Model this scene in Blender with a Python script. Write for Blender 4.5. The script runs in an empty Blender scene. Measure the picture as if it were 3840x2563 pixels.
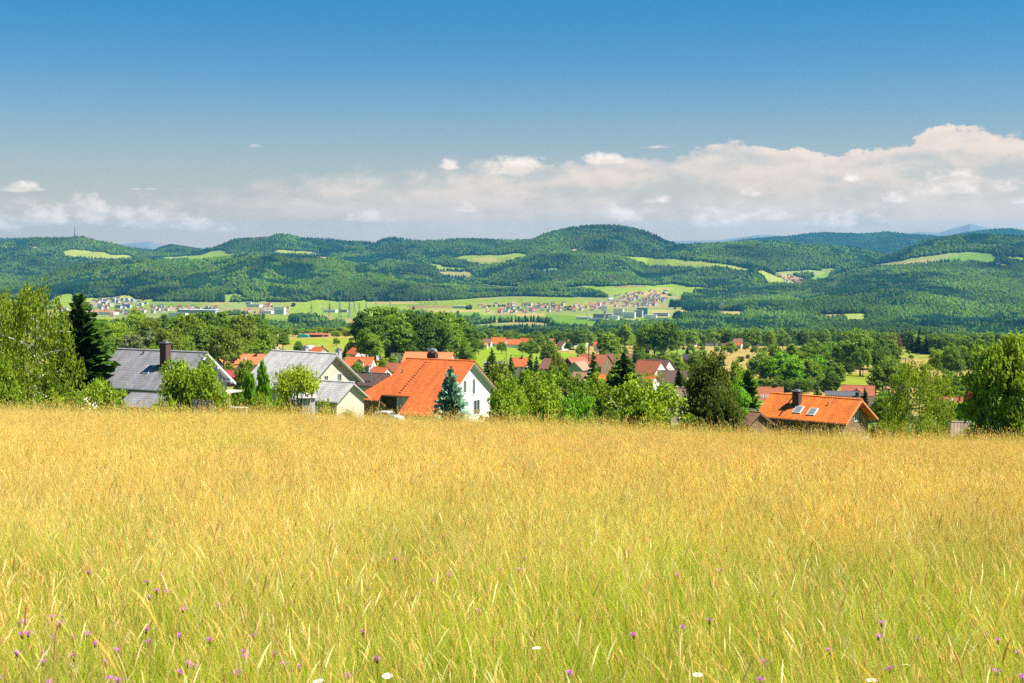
import bpy, math, random
import numpy as np
from mathutils import Vector, Matrix

random.seed(11)
SC = bpy.context.scene
COL = SC.collection
R = math.radians
F, H0, EYE = 5333.33, 930.0, 1.8        # 50 mm lens on a 3840 px wide frame, eye level row, eye height
YAW_SUN, EL_SUN = 13.0, 56.0             # sun stands to the right of the view, high

# ------------------------------------------------------------------ camera
cam = bpy.data.cameras.new('camera')
cam.lens, cam.sensor_width = 50.0, 36.0
cam.shift_y = -(1281.5 - H0) / 3840.0
cam.clip_start, cam.clip_end = 0.1, 90000.0
cam.dof.use_dof = True
cam.dof.focus_distance = 90.0
cam.dof.aperture_fstop = 11.0
camo = bpy.data.objects.new('camera', cam)
camo.location = (0, 0, EYE)
camo.rotation_euler = (R(90), 0, 0)
COL.objects.link(camo)
SC.camera = camo

# ------------------------------------------------------------------ node helper
class N:
    def __init__(s, tree):
        s.t = tree; s.n = tree.nodes; s.l = tree.links
    def new(s, kind, **kw):
        n = s.n.new(kind)
        for k, v in kw.items(): setattr(n, k, v)
        return n
    def put(s, sock, v):
        if hasattr(v, 'is_linked') or isinstance(v, bpy.types.NodeSocket): s.l.new(v, sock)
        else: sock.default_value = v
    def m(s, op, a, b=None, c=None, clamp=False):
        n = s.new('ShaderNodeMath', operation=op, use_clamp=clamp)
        for i, v in enumerate((a, b, c)):
            if v is not None: s.put(n.inputs[i], v)
        return n.outputs[0]
    def ss(s, v, lo, hi, a=0.0, b=1.0):
        n = s.new('ShaderNodeMapRange', interpolation_type='SMOOTHSTEP')
        s.put(n.inputs[0], v); n.inputs[1].default_value = lo; n.inputs[2].default_value = hi
        n.inputs[3].default_value = a; n.inputs[4].default_value = b
        return n.outputs[0]
    def mix(s, f, a, b, blend='MIX'):
        n = s.new('ShaderNodeMix', data_type='RGBA', blend_type=blend)
        s.put(n.inputs[0], f); s.put(n.inputs[6], a); s.put(n.inputs[7], b)
        return n.outputs[2]
    def noise(s, vec, scale, detail=4, rough=.5, out=0):
        n = s.new('ShaderNodeTexNoise')
        if vec is not None: s.put(n.inputs['Vector'], vec)
        n.inputs['Scale'].default_value = scale; n.inputs['Detail'].default_value = detail
        n.inputs['Roughness'].default_value = rough
        return n.outputs[out]
    def xyz(s, x, y, z):
        n = s.new('ShaderNodeCombineXYZ')
        for i, v in enumerate((x, y, z)): s.put(n.inputs[i], v)
        return n.outputs[0]
    def curve(s, v, pts, x0, x1, y0, y1):
        mr = s.new('ShaderNodeMapRange'); s.put(mr.inputs[0], v)
        mr.inputs[1].default_value = x0; mr.inputs[2].default_value = x1
        fc = s.new('ShaderNodeFloatCurve'); s.l.new(mr.outputs[0], fc.inputs['Value'])
        c = fc.mapping.curves[0]
        q = [((x - x0) / (x1 - x0), (y - y0) / (y1 - y0)) for x, y in pts]
        c.points[0].location = q[0]; c.points[1].location = q[-1]
        for p in q[1:-1]: c.points.new(*p)
        fc.mapping.update()
        mo = s.new('ShaderNodeMapRange'); s.l.new(fc.outputs[0], mo.inputs[0])
        mo.inputs[3].default_value = y0; mo.inputs[4].default_value = y1
        return mo.outputs[0]

# ------------------------------------------------------------------ world: clear sky with a bank of summer cloud low in it
w = bpy.data.worlds.new('World'); SC.world = w; w.use_nodes = True
g = N(w.node_tree); g.n.clear()
out = g.new('ShaderNodeOutputWorld'); bg = g.new('ShaderNodeBackground')
sky = g.new('ShaderNodeTexSky', sky_type='NISHITA')
sky.sun_disc = False
sky.sun_elevation = R(EL_SUN); sky.sun_rotation = R(90 + YAW_SUN)
sky.altitude = 500; sky.air_density = 1.0; sky.dust_density = 0.3; sky.ozone_density = 3.0
tc = g.new('ShaderNodeTexCoord')
sep = g.new('ShaderNodeSeparateXYZ'); g.l.new(tc.outputs['Generated'], sep.inputs[0])
az = g.m('ARCTAN2', sep.outputs[0], sep.outputs[1])
el = g.m('ARCSINE', sep.outputs[2])
U = g.m('MULTIPLY_ADD', az, F, 1920.0)          # azimuth and elevation in 1/5333 rad
V = g.m('MULTIPLY', el, F)                      # height above the horizon
skyc0 = g.mix(1.0, sky.outputs[0], (.165, .555, .78, 1), 'MULTIPLY')
hz = g.m('POWER', g.ss(V, -100, 1150, 1, 0), 2.1)
skyc = g.mix(hz, skyc0, (5.5, 4.55, 3.3, 1))
bg.inputs[1].default_value = 0.053
g.l.new(skyc, bg.inputs[0])
# low clouds: only looked up in the band of sky that holds them
bc = g.new('ShaderNodeBackground'); bc.inputs[1].default_value = 0.053
P2 = g.xyz(U, g.m('MULTIPLY', V, 1.6), 0.0)
fb = g.noise(P2, .0085, 8, .62)                 # billows
P3 = g.new('ShaderNodeVectorMath', operation='ADD'); g.l.new(P2, P3.inputs[0]); P3.inputs[1].default_value = (26, 40, 0)
fb2 = g.noise(P3.outputs[0], .0085, 4, .55)     # the same field a little towards the sun
big = g.noise(g.xyz(g.m('MULTIPLY', U, .30), V, 5.0), .0062, 4, .55)
edge = g.m('SUBTRACT', fb, .5)
PTS = [(-6000, 150), (-2500, 190), (-900, 150), (0, 190), (600, 205), (900, 228), (1150, 262), (1500, 298), (1900, 322),
       (2250, 326), (2600, 366), (2750, 388), (3000, 352), (3330, 364), (3450, 424), (3560, 440), (3700, 408), (3900, 374), (4600, 330), (6500, 250), (10000, 180)]
top = g.curve(U, PTS, -6000, 10000, 0, 600)
d1 = g.m('ADD', g.m('SUBTRACT', top, V), g.m('MULTIPLY', edge, 150.0))
soft = g.ss(U, 1500, 2700)
bank = g.m('ADD', g.m('MULTIPLY', g.ss(d1, -4, 14), soft), g.m('MULTIPLY', g.ss(d1, -20, 90), g.m('SUBTRACT', 1.0, soft)))
depth = g.ss(d1, 0, 170)                        # 0 at the bright top edge
wisp = g.ss(g.m('ADD', big, g.m('MULTIPLY', edge, .35)), .34, .60, .35, 1.0)
bank = g.m('MULTIPLY', g.m('MULTIPLY', bank, wisp), g.ss(V, 0, 200, .55, 1.0))
bank = g.m('MULTIPLY', bank, g.ss(U, 500, 1500, .45, 1.0))
lit = g.ss(g.m('SUBTRACT', fb, fb2), -.16, .18)
ctop = g.mix(lit, (6.6, 5.6, 4.8, 1), (7.4, 6.25, 5.3, 1))
clow = g.mix(lit, (6.4, 5.45, 4.6, 1), (6.7, 5.7, 4.75, 1))
colr = g.mix(bank, skyc, g.mix(depth, ctop, clow))
# single cumulus clouds: column, base height, half width, height, strength
CU = [(1935, 283, 112, 78, 1.0), (1690, 299, 58, 30, .85), (135, 204, 104, 36, .95), (2250, 318, 100, 48, .8),
      (3500, 203, 130, 80, .95), (3318, 170, 60, 42, .85), (2812, 196, 50, 32, .9), (3178, 248, 50, 34, .8),
      (3815, 270, 72, 46, .95), (1375, 104, 96, 42, .85), (1752, 140, 54, 32, .75), (3700, 205, 80, 46, .7), (3760, 160, 90, 40, .7),
      (370, 110, 150, 110, .8), (560, 88, 160, 92, .85), (200, 92, 230, 84, .75), (40, 74, 230, 76, .65), (740, 80, 150, 70, .75), (890, 66, 90, 56, .65),
      (2340, 112, 140, 66, .75), (2690, 90, 160, 76, .8), (3130, 88, 200, 66, .75), (2900, 110, 110, 50, .6), (2480, 172, 80, 38, .6), (960, 372, 44, 26, .22),
      (640, 212, 150, 15, .4), (2460, 372, 110, 14, .35)]
acc = None
for (cx, cb, hw, hh, st) in CU:
    vm = g.new('ShaderNodeVectorMath', operation='MULTIPLY_ADD'); g.l.new(P2, vm.inputs[0])
    vm.inputs[1].default_value = (1 / hw, 1 / (1.6 * hh), 0); vm.inputs[2].default_value = (-cx / hw, -cb / hh, 1.0 - st)
    ln = g.new('ShaderNodeVectorMath', operation='LENGTH'); g.l.new(vm.outputs[0], ln.inputs[0])
    sy = g.new('ShaderNodeSeparateXYZ'); g.l.new(vm.outputs[0], sy.inputs[0])
    r_ = g.m('MULTIPLY_ADD', g.m('MINIMUM', sy.outputs[1], 0.0), -2.2, ln.outputs['Value'])   # a flat base
    acc = r_ if acc is None else g.m('MINIMUM', acc, r_)
body = g.m('ADD', g.m('SUBTRACT', 1.0, acc), g.m('MULTIPLY', edge, 2.5))
cu = g.ss(body, .05, .80)
ccum = g.mix(lit, (7.0, 6.1, 5.3, 1), (8.8, 7.75, 6.8, 1))
colr = g.mix(g.m('MULTIPLY', cu, g.ss(V, 60, 300, .72, 1.0)), colr, ccum)
g.l.new(colr, bc.inputs[0])
band = g.m('MULTIPLY', g.m('LESS_THAN', V, 540.0), g.m('GREATER_THAN', V, -60.0))
mxs = g.new('ShaderNodeMixShader'); g.l.new(band, mxs.inputs[0]); g.l.new(bg.outputs[0], mxs.inputs[1]); g.l.new(bc.outputs[0], mxs.inputs[2])
g.l.new(mxs.outputs[0], out.inputs[0])
w.cycles.sampling_method = 'MANUAL'; w.cycles.sample_map_resolution = 512

# ------------------------------------------------------------------ sun
sl = bpy.data.lights.new('sun', 'SUN'); sl.energy = 5.0; sl.angle = R(.53); sl.color = (1.0, .95, .86)
so = bpy.data.objects.new('sun', sl); COL.objects.link(so)
SUN = Vector((math.cos(R(EL_SUN)) * math.cos(R(YAW_SUN)), -math.cos(R(EL_SUN)) * math.sin(R(YAW_SUN)), math.sin(R(EL_SUN))))
so.rotation_euler = SUN.to_track_quat('Z', 'Y').to_euler()
so.location = (60, 0, 90)

# ------------------------------------------------------------------ exposure and render settings
vs = SC.view_settings
vs.view_transform = 'Standard'; vs.look = 'None'; vs.exposure = 1.3; vs.gamma = 1.0; vs.use_curve_mapping = False
cy = SC.cycles
cy.max_bounces = 6; cy.diffuse_bounces = 3; cy.glossy_bounces = 2; cy.transmission_bounces = 3; cy.transparent_max_bounces = 8; cy.volume_bounces = 0
cy.use_denoising = False; cy.caustics_reflective = False; cy.caustics_refractive = False
cy.sample_clamp_indirect = 6.0; cy.use_adaptive_sampling = True; cy.adaptive_threshold = .01

# ------------------------------------------------------------------ mesh and object helpers
def W(xs, ys, Y): return Vector(((xs - 1920) * Y / F, Y, EYE + (H0 - ys) * Y / F))
def mesh_np(name, V_, faces, mats=(), mi=None, smooth=False, col=None, cname='col'):
    """faces: list of index arrays with equal length rows, or one array"""
    me = bpy.data.meshes.new(name)
    V_ = np.asarray(V_, np.float32)
    if isinstance(faces, np.ndarray): faces = [faces]
    faces = [np.asarray(f, np.int32) for f in faces if len(f)]
    loops = np.concatenate([f.ravel() for f in faces]); tot = np.concatenate([np.full(len(f), f.shape[1], np.int32) for f in faces])
    st = np.concatenate([[0], np.cumsum(tot)[:-1]]).astype(np.int32)
    me.vertices.add(len(V_)); me.vertices.foreach_set('co', V_.ravel())
    me.loops.add(len(loops)); me.loops.foreach_set('vertex_index', loops)
    me.polygons.add(len(tot)); me.polygons.foreach_set('loop_start', st); me.polygons.foreach_set('loop_total', tot)
    for m_ in mats: me.materials.append(m_)
    if mi is not None: me.polygons.foreach_set('material_index', np.asarray(mi, np.int32))
    if smooth: me.polygons.foreach_set('use_smooth', np.ones(len(tot), bool))
    if col is not None:
        a = me.attributes.new(cname, 'FLOAT_COLOR', 'POINT')
        c4 = np.ones((len(V_), 4), np.float32); c4[:, :3] = col
        a.data.foreach_set('color', c4.ravel())
    me.update(calc_edges=True)
    return me
def link(name, me, parent=None):
    o = bpy.data.objects.new(name, me); COL.objects.link(o)
    if parent is not None: o.parent = parent
    return o
def tag(o, label, cat, group=None, kind=None):
    if label: o['label'] = label
    if cat: o['category'] = cat
    if group: o['group'] = group
    if kind: o['kind'] = kind
    return o
def empty(name, loc, rz=0, label=None, cat=None, group=None):
    o = bpy.data.objects.new(name, None); COL.objects.link(o)
    o.location = loc; o.rotation_euler = (0, 0, rz); o.empty_display_size = .2
    return tag(o, label, cat, group)

class MB:
    """collects boxes, prisms and tubes into one mesh"""
    def __init__(s): s.v = []; s.f = []; s.m = []
    def add(s, v, f, m=0):
        o = len(s.v); s.v += [tuple(p) for p in v]; s.f += [tuple(i + o for i in q) for q in f]; s.m += [m] * len(f)
    def box(s, x0, x1, y0, y1, z0, z1, m=0, M=None):
        v = [Vector(p) for p in ((x0, y0, z0), (x1, y0, z0), (x1, y1, z0), (x0, y1, z0), (x0, y0, z1), (x1, y0, z1), (x1, y1, z1), (x0, y1, z1))]
        if M is not None: v = [M @ p for p in v]
        s.add(v, [(3, 2, 1, 0), (4, 5, 6, 7), (0, 1, 5, 4), (1, 2, 6, 5), (2, 3, 7, 6), (3, 0, 4, 7)], m)
    def prism(s, poly, h, m=0):
        """poly: 3D points in a plane, extruded by vector h"""
        h = Vector(h); n = len(poly); a = [Vector(p) for p in poly]
        s.add(a + [p + h for p in a], [tuple(range(n))[::-1], tuple(range(n, 2 * n))] + [(i, (i + 1) % n, n + (i + 1) % n, n + i) for i in range(n)], m)
    def tube(s, pts, rad, n=6, m=0, cap=True):
        pts = [Vector(p) for p in pts]; rad = rad if hasattr(rad, '__len__') else [rad] * len(pts)
        base = len(s.v); rings = []
        for i, p in enumerate(pts):
            t = (pts[min(i + 1, len(pts) - 1)] - pts[max(i - 1, 0)]).normalized()
            a = t.cross(Vector((0, 0, 1)) if abs(t.z) < .9 else Vector((1, 0, 0))).normalized(); b = t.cross(a)
            for k in range(n):
                an = 2 * math.pi * k / n
                s.v.append(tuple(p + (a * math.cos(an) + b * math.sin(an)) * rad[i]))
        for i in range(len(pts) - 1):
            for k in range(n):
                k2 = (k + 1) % n
                s.f.append((base + i * n + k, base + i * n + k2, base + (i + 1) * n + k2, base + (i + 1) * n + k)); s.m.append(m)
        if cap:
            s.f.append(tuple(base + (len(pts) - 1) * n + k for k in range(n))); s.m.append(m)
    def mesh(s, name, mats, smooth=False):
        me = bpy.data.meshes.new(name); me.from_pydata(s.v, [], s.f)
        for m_ in (mats if isinstance(mats, (list, tuple)) else [mats]): me.materials.append(m_)
        me.polygons.foreach_set('material_index', s.m)
        if smooth: me.polygons.foreach_set('use_smooth', [True] * len(s.f))
        me.update(); return me
    def build(s, name, mats, parent=None, smooth=False):
        return link(name, s.mesh(name, mats, smooth), parent)

# ------------------------------------------------------------------ numeric noise
def _h(ix, iy, seed):
    n = (ix.astype(np.int64) * 374761393 + iy.astype(np.int64) * 668265263 + seed * 1442695041) & 0xffffffff
    n = ((n ^ (n >> 13)) * 1274126177) & 0xffffffff
    return ((n ^ (n >> 16)) & 0xffffff) / float(0xffffff)
def vn(x, y, seed=0):
    x = np.asarray(x, float); y = np.asarray(y, float)
    xi = np.floor(x); yi = np.floor(y); fx = x - xi; fy = y - yi
    fx = fx * fx * (3 - 2 * fx); fy = fy * fy * (3 - 2 * fy)
    a = _h(xi, yi, seed); b = _h(xi + 1, yi, seed); c = _h(xi, yi + 1, seed); d = _h(xi + 1, yi + 1, seed)
    return (a * (1 - fx) + b * fx) * (1 - fy) + (c * (1 - fx) + d * fx) * fy
def fbm(x, y, seed=0, oct=4):
    s = 0; a = .5; t = 0
    for o in range(oct):
        s = s + a * vn(x * 2 ** o, y * 2 ** o, seed + o * 17); t += a; a *= .5
    return s / t - .5

# ------------------------------------------------------------------ materials
MATS = {}
def mat(name, col, rough=.8, var=.12, scale=3.0, spec=.3, metal=0., bump=0., coord='Object', stretch=None, emit=None):
    if name in MATS: return MATS[name]
    m = bpy.data.materials.new(name); m.use_nodes = True; q = N(m.node_tree)
    b = q.n['Principled BSDF']
    b.inputs['Roughness'].default_value = rough; b.inputs['Specular IOR Level'].default_value = spec; b.inputs['Metallic'].default_value = metal
    t = q.new('ShaderNodeTexCoord').outputs[coord]
    if stretch:
        mp = q.new('ShaderNodeMapping'); q.l.new(t, mp.inputs[0]); mp.inputs['Scale'].default_value = stretch; t = mp.outputs[0]
    nz = q.noise(t, scale, 5, .6)
    lo = [max(0, c * (1 - var)) for c in col] + [1]; hi = [min(1, c * (1 + var)) for c in col] + [1]
    q.l.new(q.mix(q.ss(nz, .3, .7), tuple(lo), tuple(hi)), b.inputs['Base Color'])
    if bump:
        bp = q.new('ShaderNodeBump'); bp.inputs['Strength'].default_value = bump; bp.inputs['Distance'].default_value = .05
        q.l.new(nz, bp.inputs['Height']); q.l.new(bp.outputs[0], b.inputs['Normal'])
    MATS[name] = m; return m

# ------------------------------------------------------------------ terrain heights
XC = np.array([-3000, 0, 1000, 2000, 3000, 3840, 6000.])
EDGE = np.array([1528, 1535, 1550, 1586, 1634, 1652, 1668.])     # where the meadow's far brink shows
YC = 80.0
KY = np.array([80, 90, 104, 130, 160, 200, 230, 290, 430, 600, 800, 1070, 1290, 1570, 1860, 2150, 2700, 3400, 4100, 60000.])
KM = np.array([0, -2.2, -6.0, -16, -20.5, -24, -27.5, -34, -49, -63, -72, -84, -95, -110, -128, -152, -206, -229, -230, -230.])
KL = np.array([0, -2.2, -6.0, -15, -19.5, -23.5, -27, -33, -45, -55, -60, -73, -82, -93, -112, -142, -204, -229, -230, -230.])
def smooth_tab(K):
    ly = np.linspace(math.log(80), math.log(60000), 900); t = np.interp(ly, np.log(KY), K)
    k = np.exp(-np.linspace(-2, 2, 15) ** 2); k /= k.sum()
    ts = np.convolve(np.pad(t, 7, mode='edge'), k, 'valid')
    return ly, ts
LY, TM = smooth_tab(KM); _, TL = smooth_tab(KL)

RIDGES = {   # silhouettes of the hill ranges: distance, foot distance, foot height, slope power, points (column, row of the skyline)
 'skyline': (10700, 7600, -200, 1.5, [(-3000, 915), (-600, 905), (0, 912), (85, 892), (150, 888), (250, 888), (285, 884), (310, 884), (335, 893), (380, 901), (430, 911), (475, 925), (510, 934), (560, 945), (700, 945), (780, 928), (800, 925), (850, 905), (880, 893), (920, 890), (1010, 886), (1030, 875), (1060, 873), (1090, 877), (1120, 886), (1180, 892), (1240, 894), (1300, 900), (1380, 905), (1400, 908), (1410, 906), (1440, 892), (1475, 887), (1520, 895), (1560, 899), (1640, 898), (1700, 893), (1780, 891), (1900, 898), (1990, 895), (2100, 900), (2600, 925), (3000, 960), (3840, 970), (6000, 960)]),
 'big': (9300, 6250, -228, 1.55, [(-3000, 1160), (1200, 1040), (1500, 985), (1700, 955), (1850, 930), (1950, 910), (1990, 895), (2020, 885), (2040, 873), (2080, 862), (2140, 850), (2200, 842), (2260, 840), (2320, 841), (2380, 852), (2430, 867), (2460, 880), (2490, 897), (2560, 915), (2700, 950), (2900, 995), (3100, 1040), (3400, 1120), (6000, 1120)]),
 'rightmid': (8600, 6600, -205, 1.3, [(-3000, 1160), (2000, 1120), (2300, 1010), (2400, 965), (2500, 927), (2560, 915), (2600, 911), (2700, 908), (2800, 901), (2900, 901), (3000, 910), (3100, 918), (3200, 924), (3260, 935), (3340, 955), (3450, 985), (3600, 1020), (3900, 1080), (6000, 1120)]),
 'rightnear': (7800, 5600, -225, 1.25, [(-3000, 1190), (2700, 1110), (2950, 1050), (3100, 1030), (3200, 1005), (3300, 968), (3340, 955), (3400, 925), (3450, 905), (3500, 893), (3550, 886), (3620, 878), (3700, 877), (3840, 884), (4400, 890), (6000, 900)]),
 'farblue': (15500, 12500, -150, 1.4, [(-3000, 890), (-600, 885), (0, 889), (160, 889), (300, 905), (480, 925), (600, 938), (1300, 930), (2400, 940), (2720, 905), (2800, 892), (2900, 885), (2950, 882), (3040, 870), (3100, 866), (3140, 870), (3220, 872), (3280, 868), (3330, 864), (3400, 874), (3480, 877), (3540, 882), (3600, 871), (3680, 858), (3740, 853), (3800, 852), (3840, 860), (4400, 880), (6000, 890)]),
 'knoll': (11600, 9800, -180, 1.4, [(-3000, 1000), (450, 975), (520, 948), (560, 938), (600, 918), (640, 907), (700, 916), (760, 926), (860, 945), (1000, 980), (6000, 1000)]),
 'foothill': (6900, 5850, -230, 1.15, [(-3000, 1085), (-600, 1075), (0, 1070), (150, 1040), (210, 1012), (260, 1000), (340, 985), (450, 972), (600, 975), (720, 970), (850, 960), (950, 952), (1000, 955), (1080, 960), (1150, 962), (1250, 965), (1350, 990), (1440, 1010), (1500, 1022), (1600, 1035), (1700, 1050), (1800, 1072), (1870, 1083), (2000, 1083), (2150, 1080), (2200, 1090), (2260, 1112), (2290, 1135), (2330, 1165), (2450, 1200), (6000, 1200)]),
 'slope': (7000, 4300, -230, 1.15, [(-3000, 1200), (2420, 1190), (2500, 1150), (2600, 1112), (2700, 1092), (2800, 1072), (2900, 1062), (3000, 1068), (3100, 1040), (3200, 1010), (3300, 1000), (3500, 985), (3700, 990), (3840, 1000), (4400, 1000), (6000, 1000)]),
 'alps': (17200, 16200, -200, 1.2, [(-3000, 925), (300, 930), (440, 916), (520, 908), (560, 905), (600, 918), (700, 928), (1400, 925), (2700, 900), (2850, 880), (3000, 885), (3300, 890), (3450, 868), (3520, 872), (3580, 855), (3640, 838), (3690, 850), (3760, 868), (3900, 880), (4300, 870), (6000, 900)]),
}
CANOPY = 17.0
def gz(X, Y):
    X = np.asarray(X, float); Y = np.asarray(Y, float)
    X, Y = np.broadcast_arrays(X, Y)
    c = 1920 + F * X / np.maximum(Y, 45.)
    zc = EYE - (np.interp(c, XC, EDGE) - H0) * YC / F - 1.12
    t = np.clip(Y, -80, YC) / YC
    field = zc * (.9 * t + .1 * t * np.abs(t)) + .10 * fbm(X / 9, Y / 9, 3, 3) * (Y < 300)
    ly = np.log(np.maximum(Y, 80.))
    k = np.clip((c - 1300) / 900, 0, 1); k = k * k * (3 - 2 * k)
    tail = np.interp(ly, LY, TL) * (1 - k) + np.interp(ly, LY, TM) * k
    fade = np.clip((Y - 80) / 120, 0, 1)
    z = field * 1.0
    z = np.where(Y > YC, zc * np.maximum(0, 1 - fade) + tail, z)
    z = z + np.where(Y > 350, fbm(X / 160, Y / 160, 5, 3) * np.clip((Y - 350) / 400, 0, 1) * 9 * np.clip((3600 - Y) / 800, 0, 1), 0)
    hill = np.full(X.shape, -230.0)
    far = Y > 4000
    if far.any():
        Xf, Yf, cf = X[far], Y[far], c[far]
        best = np.full(Xf.shape, -1e9)
        for nm, (Yr, Y0, z0, pw, pts) in RIDGES.items():
            p = np.array(pts, float)
            can = CANOPY if nm not in ('alps', 'farblue') else (10 if nm == 'farblue' else 0)
            zr = EYE + (H0 - np.interp(cf, p[:, 0], p[:, 1])) * Yr / F - can
            wob = 260 * fbm(Xf / 1500, Yf * 0 + 3.3, 31, 2) * (0 if nm == 'alps' else 1)
            t_ = (Yf + wob * np.clip((Yr - Yf) / (Yr - Y0), 0, 1) - Y0) / (Yr - Y0)
            up = z0 + (zr - z0) * np.clip(t_, 0, 1) ** pw
            dn = zr - (Yf - Yr) * .22
            v_ = np.where(Yf <= Yr, np.where(t_ > 0, up, -1e6), np.maximum(dn, -400))
            gul = np.clip(np.sin(np.clip(t_, 0, 1) * math.pi), 0, 1)
            v_ = v_ + gul * (zr - z0) * (.62 * fbm(Xf / 560 + Yr, Yf / 1700, 41, 3) + .26 * fbm(Xf / 190, Yf / 420, 43, 2)) * (t_ < 1)
            best = np.maximum(best, v_)
        hill[far] = np.maximum(-230, best)
    return np.where(Y > 4000, np.maximum(z, hill), z)
def gz1(x, y): return float(gz(np.array([x]), np.array([y]))[0])
def on_ground(xs, Y): x = (xs - 1920) * Y / F; return Vector((x, Y, gz1(x, Y)))

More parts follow.
